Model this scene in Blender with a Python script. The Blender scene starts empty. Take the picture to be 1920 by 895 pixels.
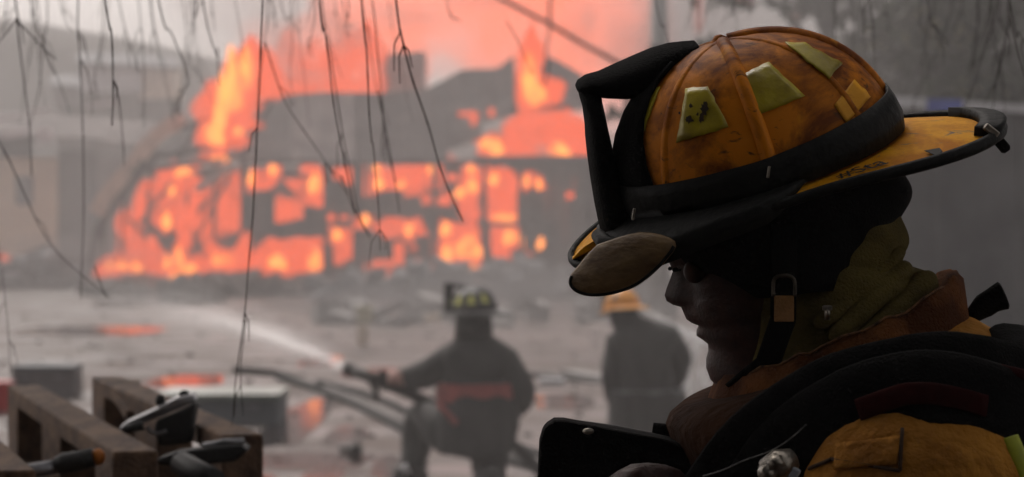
import bpy, bmesh, math, random
from mathutils import Vector, Matrix, noise
R = math.radians
random.seed(7)
SC = bpy.context.scene
COL = SC.collection

# ------------------------------------------------------------------ camera
FPX, CX, HY, CAMZ = 5333.0, 960.0, 420.0, 1.5      # focal length in photo pixels, horizon row
FOCUS = 2.5
cam = bpy.data.cameras.new("camera"); camo = bpy.data.objects.new("camera", cam); COL.objects.link(camo)
cam.sensor_width = 36; cam.lens = 36 * FPX / 1920
cam.shift_y = (HY - 447.5) / 1920
cam.clip_start = 0.05; cam.clip_end = 3000
camo.location = (0, 0, CAMZ); camo.rotation_euler = (R(90), 0, 0)
cam.dof.use_dof = True; cam.dof.focus_distance = FOCUS; cam.dof.aperture_fstop = 10.5
cam.dof.aperture_blades = 0
SC.camera = camo

# ------------------------------------------------------------------ light
SUN_EL, SUN_AZ = R(48), R(-25)                      # smoke-veiled sun, ahead of the camera and to the left
w = bpy.data.worlds.new("World"); SC.world = w; w.use_nodes = True
nt = w.node_tree; bg = nt.nodes["Background"]
sky = nt.nodes.new("ShaderNodeTexSky"); sky.sky_type = 'NISHITA'; sky.sun_disc = False
sky.sun_elevation = SUN_EL; sky.sun_rotation = SUN_AZ
sky.dust_density = 6; sky.air_density = 1.0
hs = nt.nodes.new("ShaderNodeHueSaturation"); hs.inputs["Saturation"].default_value = 0.12
tint = nt.nodes.new("ShaderNodeMix"); tint.data_type = 'RGBA'; tint.blend_type = 'MULTIPLY'
tint.inputs[0].default_value = 1.0; tint.inputs[7].default_value = (1.0, 0.93, 0.9, 1)
nt.links.new(sky.outputs[0], hs.inputs["Color"]); nt.links.new(hs.outputs[0], tint.inputs[6])
nt.links.new(tint.outputs[2], bg.inputs[0]); bg.inputs[1].default_value = 0.11
sun = bpy.data.lights.new("sun", 'SUN'); suno = bpy.data.objects.new("sun", sun); COL.objects.link(suno)
sun.energy = 0.8; sun.angle = R(20); sun.color = (1, 0.93, 0.86)
sd = Vector((math.sin(SUN_AZ) * math.cos(SUN_EL), math.cos(SUN_AZ) * math.cos(SUN_EL), math.sin(SUN_EL)))
suno.rotation_euler = sd.to_track_quat('Z', 'Y').to_euler()

SC.view_settings.view_transform = 'Standard'; SC.view_settings.look = 'None'
SC.view_settings.gamma = 1; SC.view_settings.exposure = 0.85
SC.render.engine = 'CYCLES'
SC.cycles.max_bounces = 6; SC.cycles.diffuse_bounces = 3; SC.cycles.glossy_bounces = 3
SC.cycles.transparent_max_bounces = 40; SC.cycles.volume_bounces = 0
SC.cycles.sample_clamp_indirect = 3; SC.cycles.use_denoising = True

def at(px, py, Y):
    """photo pixel at a distance -> point in the place"""
    return Vector(((px - CX) / FPX * Y, Y, CAMZ - (py - HY) / FPX * Y))
def gy(py):
    """distance at which the ground shows at photo row py"""
    return FPX * CAMZ / (py - HY)

# ------------------------------------------------------------------ materials
MATS = {}
def nodes_of(name):
    m = bpy.data.materials.new(name); m.use_nodes = True
    return m, m.node_tree, m.node_tree.nodes["Principled BSDF"]
def mat(name, c1, c2=None, rough=0.7, scale=8, bump=0.0, metal=0.0, bscale=None, detail=6, spec=0.4, stretch=None, contrast=(0.35, 0.65), rough2=None):
    if name in MATS: return MATS[name]
    m, t, b = nodes_of(name)
    b.inputs["Roughness"].default_value = rough; b.inputs["Metallic"].default_value = metal
    b.inputs["Specular IOR Level"].default_value = spec
    c2 = c2 or tuple(x * 0.6 for x in c1)
    tc = t.nodes.new("ShaderNodeTexCoord"); mp = t.nodes.new("ShaderNodeMapping")
    if stretch: mp.inputs["Scale"].default_value = stretch
    t.links.new(tc.outputs["Object"], mp.inputs[0])
    n = t.nodes.new("ShaderNodeTexNoise"); n.inputs["Scale"].default_value = scale; n.inputs["Detail"].default_value = detail
    n.inputs["Roughness"].default_value = 0.62
    t.links.new(mp.outputs[0], n.inputs["Vector"])
    r = t.nodes.new("ShaderNodeValToRGB")
    r.color_ramp.elements[0].position = contrast[0]; r.color_ramp.elements[0].color = (*c1, 1)
    r.color_ramp.elements[1].position = contrast[1]; r.color_ramp.elements[1].color = (*c2, 1)
    t.links.new(n.outputs["Fac"], r.inputs[0]); t.links.new(r.outputs[0], b.inputs["Base Color"])
    if rough2 is not None:
        mr = t.nodes.new("ShaderNodeMapRange"); mr.inputs[1].default_value = contrast[0]; mr.inputs[2].default_value = contrast[1]
        mr.inputs[3].default_value = rough; mr.inputs[4].default_value = rough2
        t.links.new(n.outputs["Fac"], mr.inputs[0]); t.links.new(mr.outputs[0], b.inputs["Roughness"])
    if bump:
        n2 = t.nodes.new("ShaderNodeTexNoise"); n2.inputs["Scale"].default_value = bscale or scale * 4; n2.inputs["Detail"].default_value = 8
        t.links.new(mp.outputs[0], n2.inputs["Vector"])
        bp = t.nodes.new("ShaderNodeBump"); bp.inputs["Strength"].default_value = bump; bp.inputs["Distance"].default_value = 0.01
        t.links.new(n2.outputs["Fac"], bp.inputs["Height"]); t.links.new(bp.outputs[0], b.inputs["Normal"])
    MATS[name] = m
    return m

def volmat(name, color, density, emis=None, estr=0.0, aniso=0.0):
    m = bpy.data.materials.new(name); m.use_nodes = True; t = m.node_tree
    t.nodes.remove(t.nodes["Principled BSDF"])
    v = t.nodes.new("ShaderNodeVolumePrincipled")
    v.inputs["Color"].default_value = (*color, 1); v.inputs["Density"].default_value = density
    v.inputs["Anisotropy"].default_value = aniso
    if emis:
        v.inputs["Emission Color"].default_value = (*emis, 1); v.inputs["Emission Strength"].default_value = estr
    t.links.new(v.outputs[0], t.nodes["Material Output"].inputs["Volume"])
    return m

def flame_mat(name, cool, hot, scol, shot, soft=0.55, scale=2.2):
    """burning gas: gives off light, thin at its rims"""
    m = bpy.data.materials.new(name); m.use_nodes = True; t = m.node_tree
    t.nodes.remove(t.nodes["Principled BSDF"])
    tc = t.nodes.new("ShaderNodeTexCoord")
    n = t.nodes.new("ShaderNodeTexNoise"); n.inputs["Scale"].default_value = scale; n.inputs["Detail"].default_value = 3
    t.links.new(tc.outputs["Object"], n.inputs["Vector"])
    at_ = t.nodes.new("ShaderNodeAttribute"); at_.attribute_name = "heat"
    add = t.nodes.new("ShaderNodeMath"); add.operation = 'MULTIPLY_ADD'
    t.links.new(n.outputs["Fac"], add.inputs[0]); add.inputs[1].default_value = 1.1; t.links.new(at_.outputs["Fac"], add.inputs[2])
    r = t.nodes.new("ShaderNodeMapRange"); r.inputs[1].default_value = 0.75; r.inputs[2].default_value = 1.5
    t.links.new(add.outputs[0], r.inputs[0])
    mc = t.nodes.new("ShaderNodeMix"); mc.data_type = 'RGBA'; mc.inputs[6].default_value = (*cool, 1); mc.inputs[7].default_value = (*hot, 1)
    t.links.new(r.outputs[0], mc.inputs[0])
    ms = t.nodes.new("ShaderNodeMapRange"); ms.inputs[3].default_value = scol; ms.inputs[4].default_value = shot
    t.links.new(r.outputs[0], ms.inputs[0])
    e = t.nodes.new("ShaderNodeEmission"); t.links.new(mc.outputs[2], e.inputs[0]); t.links.new(ms.outputs[0], e.inputs[1])
    tr = t.nodes.new("ShaderNodeBsdfTransparent")
    lw = t.nodes.new("ShaderNodeLayerWeight"); lw.inputs[0].default_value = 0.5
    a = t.nodes.new("ShaderNodeMapRange"); a.inputs[1].default_value = 0.25; a.inputs[2].default_value = 0.95
    a.inputs[3].default_value = 0.95; a.inputs[4].default_value = 0.0
    t.links.new(lw.outputs["Facing"], a.inputs[0])
    al = t.nodes.new("ShaderNodeAttribute"); al.attribute_name = "alpha"
    mu = t.nodes.new("ShaderNodeMath"); mu.operation = 'MULTIPLY'
    nz = t.nodes.new("ShaderNodeTexNoise"); nz.inputs["Scale"].default_value = 2.6; nz.inputs["Detail"].default_value = 4; nz.inputs["Distortion"].default_value = .6
    mp = t.nodes.new("ShaderNodeMapping"); mp.inputs["Scale"].default_value = (1, 1, .55); mp.inputs["Location"].default_value = (3.1, 7.7, 1.3)
    t.links.new(tc.outputs["Object"], mp.inputs[0]); t.links.new(mp.outputs[0], nz.inputs["Vector"])
    rg = t.nodes.new("ShaderNodeMapRange"); rg.inputs[1].default_value = .36; rg.inputs[2].default_value = .56; rg.inputs[3].default_value = .25
    t.links.new(nz.outputs["Fac"], rg.inputs[0])
    m3 = t.nodes.new("ShaderNodeMath"); m3.operation = 'MULTIPLY'
    t.links.new(rg.outputs[0], m3.inputs[0]); t.links.new(al.outputs["Fac"], m3.inputs[1])
    t.links.new(a.outputs[0], mu.inputs[0]); t.links.new(m3.outputs[0], mu.inputs[1])
    mx = t.nodes.new("ShaderNodeMixShader")
    t.links.new(mu.outputs[0], mx.inputs[0]); t.links.new(tr.outputs[0], mx.inputs[1]); t.links.new(e.outputs[0], mx.inputs[2])
    t.links.new(mx.outputs[0], t.nodes["Material Output"].inputs[0])
    return m

def veil_mat(name, color, amax, scale=3.0, stretch=(1, 1, 1), rims=True):
    """water spray: pale drops, thin at the rims"""
    m, t, b = nodes_of(name)
    b.inputs["Base Color"].default_value = (*color, 1); b.inputs["Roughness"].default_value = 0.6
    tc = t.nodes.new("ShaderNodeTexCoord"); mp = t.nodes.new("ShaderNodeMapping"); mp.inputs["Scale"].default_value = stretch
    t.links.new(tc.outputs["Object"], mp.inputs[0])
    n = t.nodes.new("ShaderNodeTexNoise"); n.inputs["Scale"].default_value = scale; n.inputs["Detail"].default_value = 4
    t.links.new(mp.outputs[0], n.inputs["Vector"])
    lw = t.nodes.new("ShaderNodeLayerWeight"); lw.inputs[0].default_value = 0.5
    a = t.nodes.new("ShaderNodeMapRange"); a.inputs[1].default_value = 0.1; a.inputs[2].default_value = 0.95
    a.inputs[3].default_value = amax; a.inputs[4].default_value = 0.0 if rims else amax
    t.links.new(lw.outputs["Facing"], a.inputs[0])
    al = t.nodes.new("ShaderNodeAttribute"); al.attribute_name = "alpha"
    mu = t.nodes.new("ShaderNodeMath"); mu.operation = 'MULTIPLY'
    t.links.new(a.outputs[0], mu.inputs[0]); t.links.new(al.outputs["Fac"], mu.inputs[1])
    r = t.nodes.new("ShaderNodeMapRange"); r.inputs[1].default_value = 0.25; r.inputs[2].default_value = 0.65; r.inputs[3].default_value = 0.45
    t.links.new(n.outputs["Fac"], r.inputs[0])
    m2 = t.nodes.new("ShaderNodeMath"); m2.operation = 'MULTIPLY'
    t.links.new(mu.outputs[0], m2.inputs[0]); t.links.new(r.outputs[0], m2.inputs[1])
    t.links.new(m2.outputs[0], b.inputs["Alpha"])
    return m

# ------------------------------------------------------------------ mesh helpers
class MB:
    def __init__(s): s.v = []; s.f = []; s.att = {}
    def grid(s, rings, closed=True, cap=True):
        base = len(s.v); n = len(rings[0])
        for r in rings: s.v += [tuple(p) for p in r]
        for i in range(len(rings) - 1):
            for j in range(n if closed else n - 1):
                k = (j + 1) % n
                s.f.append((base + i*n + j, base + i*n + k, base + (i+1)*n + k, base + (i+1)*n + j))
        if cap and closed:
            s.f.append(tuple(base + j for j in reversed(range(n))))
            s.f.append(tuple(base + (len(rings)-1)*n + j for j in range(n)))
        return s
    def box(s, c, size, rot=None):
        b = len(s.v); c = Vector(c)
        for x in (-.5, .5):
            for y in (-.5, .5):
                for z in (-.5, .5):
                    p = Vector((x*size[0], y*size[1], z*size[2]))
                    if rot is not None: p = rot @ p
                    s.v.append(tuple(c + p))
        for q in ((0,1,3,2),(4,6,7,5),(0,4,5,1),(2,3,7,6),(0,2,6,4),(1,5,7,3)): s.f.append(tuple(b+i for i in q))
        return s
    def bar(s, a, b, wd, ht, up=(0,0,1)):
        """box from a to b: width wd across, height ht along up"""
        a = Vector(a); b = Vector(b); d = b - a; L = d.length; d.normalize()
        u = Vector(up); x = d.cross(u)
        if x.length < 1e-4: x = d.cross(Vector((1, 0, 0)))
        x.normalize(); u = x.cross(d)
        rot = Matrix((x, d, u)).transposed()
        return s.box((a + b) / 2, (wd, L, ht), rot)
    def tube(s, pts, rad, n=8, flat=1.0, up=None):
        pts = [Vector(p) for p in pts]
        if not hasattr(rad, '__len__'): rad = [rad] * len(pts)
        rings = []; prev = None
        for i, p in enumerate(pts):
            d = (pts[min(i+1, len(pts)-1)] - pts[max(i-1, 0)])
            d = d.normalized() if d.length > 1e-9 else Vector((0, 0, 1))
            if prev is None:
                x = d.cross(Vector(up) if up else Vector((0, 1, 0)))
                if x.length < 1e-3: x = d.cross(Vector((1, 0, 0)))
            else: x = prev - d * prev.dot(d)
            x.normalize(); prev = x; y = d.cross(x)
            rings.append([p + (x*math.cos(t*2*math.pi/n) + y*math.sin(t*2*math.pi/n)*flat) * rad[i] for t in range(n)])
        return s.grid(rings)
    def prism(s, poly, off):
        """closed outline pushed along off"""
        b = len(s.v); n = len(poly); off = Vector(off)
        s.v += [tuple(p) for p in poly] + [tuple(Vector(p) + off) for p in poly]
        s.f.append(tuple(b + i for i in range(n))); s.f.append(tuple(b + n + i for i in reversed(range(n))))
        for i in range(n): s.f.append((b+i, b+n+i, b+n+(i+1) % n, b+(i+1) % n))
        return s
    def blob(s, c, r, seg=12, rings=8, amp=0.2, freq=1.5, seed=0, tear=0.0, rot=None, **att):
        """lumpy closed ball; tear > 0 draws the top out like a flame"""
        c = Vector(c); base = len(s.v); off = Vector((seed*7.3, seed*3.1, seed*5.7))
        def pt(u, v):
            p = Vector((math.sin(v)*math.cos(u), math.sin(v)*math.sin(u), math.cos(v)))
            k = 1 + amp * noise.noise(p * freq + off) * 2
            if tear:
                h = (p.z + 1) / 2
                k *= 1.0; q = Vector((p.x*(1 - tear*h*h), p.y*(1 - tear*h*h), p.z*(1 + tear*0.5*max(0, p.z))))
                q.x += 0.35*tear*noise.noise(Vector((seed*1.7, h*2, 0)))*h*2
            else: q = p
            q = Vector((q.x*r[0]*k, q.y*r[1]*k, q.z*r[2]*k))
            if rot is not None: q = rot @ q
            return c + q
        top = pt(0, 0); bot = pt(0, math.pi)
        s.v.append(tuple(top))
        for i in range(1, rings):
            for j in range(seg): s.v.append(tuple(pt(2*math.pi*j/seg, math.pi*i/rings)))
        s.v.append(tuple(bot)); last = len(s.v) - 1
        for j in range(seg):
            k = (j+1) % seg
            s.f.append((base, base+1+j, base+1+k))
            for i in range(rings-2):
                a = base+1+i*seg
                s.f.append((a+j, a+seg+j, a+seg+k, a+k))
            a = base+1+(rings-2)*seg
            s.f.append((a+j, last, a+k))
        n = len(s.v) - base
        for k_, v_ in att.items(): s.att.setdefault(k_, []).extend([v_]*n)
        return s
    def build(s, name, m, parent=None, smooth=False, bevel=0.0, **props):
        me = bpy.data.meshes.new(name); me.from_pydata(s.v, [], s.f)
        bm = bmesh.new(); bm.from_mesh(me); bmesh.ops.recalc_face_normals(bm, faces=bm.faces); bm.to_mesh(me); bm.free()
        for k_, vals in s.att.items():
            if len(vals) == len(s.v):
                a = me.attributes.new(k_, 'FLOAT', 'POINT'); a.data.foreach_set('value', vals)
        me.materials.append(m)
        if smooth: me.shade_smooth()
        o = bpy.data.objects.new(name, me); COL.objects.link(o)
        if bevel:
            b = o.modifiers.new("bevel", 'BEVEL'); b.width = bevel; b.segments = 2; b.limit_method = 'ANGLE'; b.angle_limit = R(40)
        if parent is not None: adopt(o, parent)
        for k_, v_ in props.items(): o[k_] = v_
        return o

def adopt(o, parent):
    o.parent = parent
    M = parent.matrix_basis.copy(); p = parent
    while p.parent is not None:
        M = p.parent.matrix_basis @ p.matrix_parent_inverse @ M; p = p.parent
    o.matrix_parent_inverse = M.inverted()
    return o
def tag(o, label=None, cat=None, group=None, kind=None):
    if label: o['label'] = label
    if cat: o['category'] = cat
    if group: o['group'] = group
    if kind: o['kind'] = kind
    return o
def thing(name, loc, label, cat, group=None):
    o = bpy.data.objects.new(name, None); o.empty_display_size = 0.1; o.location = loc; COL.objects.link(o)
    return tag(o, label, cat, group)
def base_at(o, p):
    """move a mesh's origin to p without moving the mesh (call before adopting children)"""
    o.data.transform(Matrix.Translation(-Vector(p))); o.location = p
    return o
def subsurf(o, n=1):
    m = o.modifiers.new("subsurf", 'SUBSURF'); m.levels = n; m.render_levels = n
    return o
def smooth_path(pts, k=6):
    """Catmull-Rom through the points"""
    P = [Vector(p) for p in pts]; out = []
    for i in range(len(P) - 1):
        a, b, c, d = P[max(i-1, 0)], P[i], P[i+1], P[min(i+2, len(P)-1)]
        for j in range(k):
            t = j / k
            out.append(0.5*((2*b) + (c-a)*t + (2*a-5*b+4*c-d)*t*t + (3*b-a-3*c+d)*t*t*t))
    out.append(P[-1]); return out

# ================================================================== THE SETTING
M_ground = mat("wet_earth", (0.046, 0.026, 0.018), (0.018, 0.011, 0.008), rough=0.8, rough2=0.42, scale=0.9, bump=0.5, bscale=9, spec=0.25, contrast=(0.38, 0.62))
M_water = mat("standing_water", (0.03, 0.025, 0.022), (0.04, 0.03, 0.03), rough=0.05, scale=3, bump=0.14, bscale=2.2, spec=0.6)
M_char = mat("charred_wood", (0.045, 0.04, 0.038), (0.02, 0.018, 0.018), rough=0.9, scale=6, bump=0.4)
M_char2 = mat("smoked_wood", (0.11, 0.09, 0.08), (0.05, 0.042, 0.04), rough=0.9, scale=6, bump=0.4)
M_tin = mat("sooty_tin", (0.075, 0.068, 0.066), (0.02, 0.018, 0.018), rough=0.9, scale=1.6, bump=0.2, spec=0.05)
M_tin2 = mat("pale_tin", (0.16, 0.145, 0.14), (0.06, 0.055, 0.055), rough=0.85, scale=1.4, bump=0.2, spec=0.1)
M_barge = mat("scorched_plank", (0.62, 0.42, 0.33), (0.42, 0.29, 0.24), rough=0.85, scale=3)
M_hill = mat("hill_scrub", (0.06, 0.065, 0.06), (0.1, 0.095, 0.085), rough=1, scale=0.12)
M_conc = mat("concrete", (0.3, 0.29, 0.28), (0.2, 0.19, 0.185), rough=0.9, scale=3, bump=0.2)

# ground: one sheet out to the horizon, gently uneven far from the lens
g = MB()
xs = [-120, -80, -40, -20, -10, -5, 0, 5, 10, 20, 40, 80, 120]
ys = [-58, -20, -8, 0, 4, 8, 12, 16, 20, 25, 30, 36, 44, 52, 60, 72, 90, 120, 150, 195]
g.grid([[(x, y, 0) for x in xs] for y in ys], closed=False)
g.build("ground", M_ground, kind="structure")

def puddle(px0, py0, px1, py1, jit=0.12, n=26, z=0.005):
    y0, y1 = gy(py1), gy(py0); cy = (y0+y1)/2; cx = ((px0+px1)/2-CX)/FPX*cy
    rx = (px1-px0)/2/FPX*cy; ry = (y1-y0)/2
    ring = []
    for i in range(n):
        a = 2*math.pi*i/n; k = 1 + jit*noise.noise(Vector((math.cos(a)*1.6, math.sin(a)*1.6, px0)))*2
        e = 0.72
        ring.append((cx + rx*k*math.copysign(abs(math.cos(a))**e, math.cos(a)), cy + ry*k*math.copysign(abs(math.sin(a))**e, math.sin(a)), z))
    m = MB(); m.v = ring + [(cx, cy, z)]
    for i in range(n): m.f.append((i, (i+1) % n, n))
    m.build("puddle", M_water, kind="structure")
for p in ((512, 752, 612, 838), (285, 704, 415, 728), (640, 690, 760, 712), (470, 848, 700, 880), (1150, 780, 1290, 850),
          (560, 668, 640, 690), (30, 612, 300, 630), (700, 855, 745, 895), (380, 890, 520, 930), (610, 800, 690, 836), (560, 880, 640, 925), (1000, 740, 1110, 770), (180, 560, 420, 578)):
    puddle(*p)

M_cinder = mat("brown_cinder", (.06, .042, .034), (.03, .022, .019), rough=.9, scale=5)
# stones and cinders strewn over the wet earth
gm = MB(); grn = random.Random(21)
for i in range(650):
    Y = 9 + 40*grn.random()**1.4; x = grn.uniform(-.2, .2)*Y; q = grn.uniform(.006, .026)*(1 + Y*.015)
    gm.box((x, Y, q*.3), (q*grn.uniform(1, 2.5), q*grn.uniform(1, 2), q*.9), Matrix.Rotation(grn.uniform(0, 3), 3, 'Z') @ Matrix.Rotation(grn.uniform(-.4, .4), 3, 'X'))
gm.build("cinders", M_cinder, kind="stuff")

# hills far behind, haze over them
h = MB()
def hill_h(x, y): return 0
prof = []
for i in range(81):
    x = -120 + 240*i/80
    top = 10.6 if x < -22 else max(5.2, 10.4 - 0.2*(x + 22))
    prof.append((x, top + .35*noise.noise(Vector((x*0.15, 1, 0)))))
h.grid([[(x, 112 + 3*noise.noise(Vector((x*.05, 0, 5))), -0.5) for x, t in prof],
        [(x, 120, t*0.9) for x, t in prof], [(x, 128, t*1.03) for x, t in prof], [(x, 150, t*1.1) for x, t in prof], [(x, 190, t*.6) for x, t in prof]], closed=False)
h.build("hills", M_hill, smooth=True, kind="structure")

# ------------------------------------------------------------------ the burning house
YH = 61.5
house = thing("burning_house", (at(650, 550, YH).x, YH, 0), "charred wooden house burning behind the firefighters, its tin roof sagging", "house")
def hp(px, py, dy=0.0): return at(px, py, YH + dy)
# openings in the front wall (photo pixels)
OPEN = [(462, 306, 532, 362), (537, 306, 610, 385), (640, 318, 662, 340), (694, 306, 792, 362), (797, 306, 818, 352), (866, 300, 903, 400),
        (909, 312, 972, 418), (983, 326, 1024, 352), (470, 445, 606, 518), (616, 428, 652, 458), (630, 470, 648, 492), (684, 492, 732, 532),
        (752, 414, 795, 446), (736, 455, 752, 492), (822, 414, 906, 532), (919, 425, 962, 532), (962, 425, 1000, 472), (1005, 440, 1024, 476), (676, 400, 694, 424), (712, 414, 728, 440),
        (520, 378, 560, 412), (806, 366, 842, 382)]
x = 460; k = 0; rr = random.Random(3)
while x < 1120:
    wd = rr.uniform(15, 21); x1 = min(x + wd, 1122)
    cuts = sorted((a[1] + rr.uniform(-7, 5), a[3] + rr.uniform(-6, 8)) for a in OPEN if a[0] < x1 - 3 and a[2] > x + 3)
    if rr.random() < .42: q = rr.uniform(315, 510); cuts = sorted(cuts + [(q, q + rr.uniform(8, 34))])    # burnt through
    y = 304; segs = []
    for c0, c1 in cuts:
        if c0 - y > 5: segs.append((y, c0))
        y = max(y, c1)
    segs.append((y, 552))
    for s0, s1 in segs:
        c = (hp(x, s0) + hp(x1, s1)) / 2
        dz = (s1 - s0) / FPX * YH
        mb = MB().box(c + Vector((0, rr.uniform(-.02, .02), 0)), ((x1-x)/FPX*YH*0.985, 0.05, dz*rr.uniform(.97, 1.0)), Matrix.Rotation(R(rr.uniform(-.8, .8)), 3, 'Y'))
        mb.build("plank", M_char if rr.random() < .6 else M_char2, house)
    x = x1; k += 1
# frame timbers proud of the boards
for (x0, y0, x1, y1, wpx, m) in ((452, 303, 1125, 306, 10, M_char), (605, 400, 912, 396, 9, M_char2), (611, 306, 611, 552, 9, M_char), (815, 300, 817, 552, 10, M_char),
        (908, 300, 910, 552, 9, M_char), (976, 310, 977, 552, 8, M_char), (456, 306, 458, 552, 11, M_char), (1122, 300, 1124, 552, 12, M_char),
        (462, 440, 610, 440, 8, M_char2), (905, 421, 1000, 421, 8, M_char), (690, 306, 692, 552, 7, M_char2)):
    MB().bar(hp(x0, y0, -.08), hp(x1, y1, -.08), wpx/FPX*YH, .08, up=(0, 1, 0)).build("beam", m, house)
# sill at the foot
MB().bar(hp(170, 548, -.1), hp(1124, 548, -.1), .12, .14, up=(0, 1, 0)).build("sill", M_char, house)
# side and back walls close the shell
MB().box((at(1124, 430, YH).x + .05, YH + 4.4, 1.45), (.1, 8.6, 2.9)).build("side_wall", M_char, house)
MB().box((at(640, 430, YH).x, YH + 9, 1.45), (10.6, .1, 2.9)).build("back_wall", M_char, house)
# left end: bare studs and fallen braces
for (x0, y0, x1, y1, wpx, m) in ((196, 400, 190, 548, 8, M_char), (236, 352, 222, 548, 8, M_char), (285, 318, 262, 548, 7, M_char), (352, 310, 352, 400, 7, M_char),
        (404, 300, 400, 548, 7, M_char), (300, 392, 372, 548, 9, M_char), (392, 372, 282, 520, 9, M_char), (330, 330, 262, 420, 7, M_char2), (430, 330, 356, 470, 6, M_char2),
        (205, 512, 330, 520, 8, M_char), (330, 462, 460, 520, 7, M_char2), (240, 410, 300, 470, 6, M_char2)):
    MB().bar(hp(x0, y0, rr.uniform(-.1, .1)), hp(x1, y1, rr.uniform(-.1, .1)), wpx/FPX*YH, .09, up=(0, 1, 0)).build("stud", m, house)
# fallen rafters over the left roof, black against the fire
for (x0, y0, x1, y1, wpx) in ((338, 240, 502, 190, 8), (300, 292, 470, 268, 8), (246, 322, 420, 300, 7), (452, 300, 512, 184, 9), (372, 232, 330, 312, 6), (560, 300, 640, 306, 8), (268, 300, 240, 356, 7)):
    MB().bar(hp(x0, y0, -.75), hp(x1, y1, -.7), wpx/FPX*YH, .09, up=(0, 1, 0)).build("rafter", M_char, house)
# plank hanging loose, paler
MB().bar(hp(368, 356, -.3), hp(432, 312, -.25), .17, .05, up=(0, 1, 0)).build("loose_board", mat("pale_board", (.4, .42, .42), (.28, .29, .29), scale=5), house)
MB().bar(hp(425, 300, -.3), hp(478, 296, -.25), .12, .05, up=(0, 1, 0)).build("loose_board", MATS["pale_board"], house)
# barge board along the left verge
pts = smooth_path([hp(352, 226, .1), hp(318, 240, 0), hp(286, 268, -.05), hp(248, 318, -.1), hp(208, 362, -.1), hp(186, 400, -.1)], 4)
for a, b in zip(pts[::4], pts[4::4]):
    MB().bar(a + Vector((0, -.45, 0)), b + (b-a)*.02 + Vector((0, -.45, 0)), .34, .06, up=(0, 1, 0)).build("barge_board", M_barge, house)
pts = smooth_path([hp(300, 285, .1), hp(255, 335, 0), hp(212, 384, 0), hp(184, 430, 0), hp(168, 500, 0)], 4)
for a, b in zip(pts[::4], pts[4::4]):
    MB().bar(a, b + (b-a)*.02, .16, .1, up=(0, 1, 0)).build("rafter", M_char, house)
# roof: corrugated sheets from the eave up to a ragged ridge
RIDGE = [(488, 196), (520, 184), (560, 178), (600, 176), (640, 175), (680, 176), (715, 177), (760, 173), (800, 164), (835, 150), (866, 134), (902, 131), (934, 127), (950, 116), (966, 104), (968, 190)]
def ridge_y(px):
    for (a, ya), (b, yb) in zip(RIDGE, RIDGE[1:]):
        if a <= px <= b: return ya + (yb-ya)*(px-a)/max(b-a, 1e-6)
    return RIDGE[0][1] if px < 488 else 190
def roof_sheet(x0, x1, e0, e1, t0, t1, ydn=-.35, yup=3.2, m=None, n=10, rows=5, sag=0.0, name="roof_sheet"):
    top = []; 
    rings = []
    for j in range(rows + 1):
        v = j / rows; r = []
        for i in range(n + 1):
            u = i / n; px = x0 + (x1-x0)*u
            e = e0 + (e1-e0)*u; t = t0 + (t1-t0)*u if not callable(t0) else t0(px)
            Y = YH + ydn + (yup-ydn)*v
            p = at(px, e + (t-e)*v, Y)
            p.z += .009*(1 if i % 2 else -1) - sag*math.sin(math.pi*v)*math.sin(math.pi*u) + .06*noise.noise(p*1.3)
            r.append(p)
        rings.append(r)
    mb = MB().grid(rings, closed=False)
    o = mb.build(name, m or M_tin, house)
    s = o.modifiers.new("thick", 'SOLIDIFY'); s.thickness = .015
    return o
edges = [490, 548, 606, 664, 722, 780, 838, 900, 968]
for i, (a, b) in enumerate(zip(edges, edges[1:])):
    low = (302, 303) if b < 850 else ((282, 262) if b <= 900 else (236, 214))
    roof_sheet(a - 2, b + 2, low[0], low[1], ridge_y, None, ydn=-.35 + .02*(i % 2), m=M_tin if i not in (1, 2) else M_tin2, sag=.08)
# paler upper roof run on the left, the far slope and gable on the right
roof_sheet(455, 640, 214, 212, lambda p: ridge_y(p)+4 if p > 490 else 196 + (490-p)*.5, None, ydn=2.75, yup=3.0, m=M_tin2, rows=2)
roof_sheet(1000, 1098, 214, 206, lambda p: 140 - 36*(1-min(1, abs(p-1026)/22.0)) if p < 1026 else 104 + (p-1026)*.62, None, ydn=3.4, yup=5.0, m=M_tin2)
roof_sheet(350, 492, 300, 300, lambda p: 236 - (p-350)*.28, None, ydn=-.3, yup=3.0, m=M_tin)
roof_sheet(240, 352, 338, 300, lambda p: 318 - (p-240)*.72, None, ydn=-.3, yup=3.0, m=M_tin)
MB().bar(hp(945, 215, 1.2), hp(1074, 197, 1.0), .12, .16, up=(0, 1, 0)).build("purlin", M_char, house)
MB().bar(hp(868, 262, .6), hp(1110, 240, .8), .1, .12, up=(0, 1, 0)).build("purlin", M_char, house)
MB().bar(hp(890, 302, -.3), hp(1124, 300, -.3), .2, .12, up=(0, 1, 0)).build("eave_board", M_char, house)
# sagging awning at right of the ground floor, dark panel fallen forward
MB().prism([hp(978, 410, -.25), hp(1000, 345, -.25), hp(1022, 400, -.25), hp(1030, 490, -.25), hp(984, 470, -.25)], (0, .08, 0)).build("fallen_panel", M_char, house)
MB().prism([hp(845, 372, -.3), hp(872, 355, -.3), hp(884, 418, -.3), hp(852, 420, -.3)], (0, .06, 0)).build("fallen_panel", M_char, house)
# smoked-up chimney block behind the ridge
MB().box((at(758, 150, YH+5).x, YH+5, at(758, 150, YH+5).z - .35), (1.02, .8, 1.9)).build("chimney", M_conc, house, bevel=.03)
MB().box((at(775, 112, YH+5).x, YH+5, at(758, 112, YH+5).z + .05), (.5, .5, .22), Matrix.Rotation(R(-5), 3, 'Y')).build("chimney_cap", M_conc, house)

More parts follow.
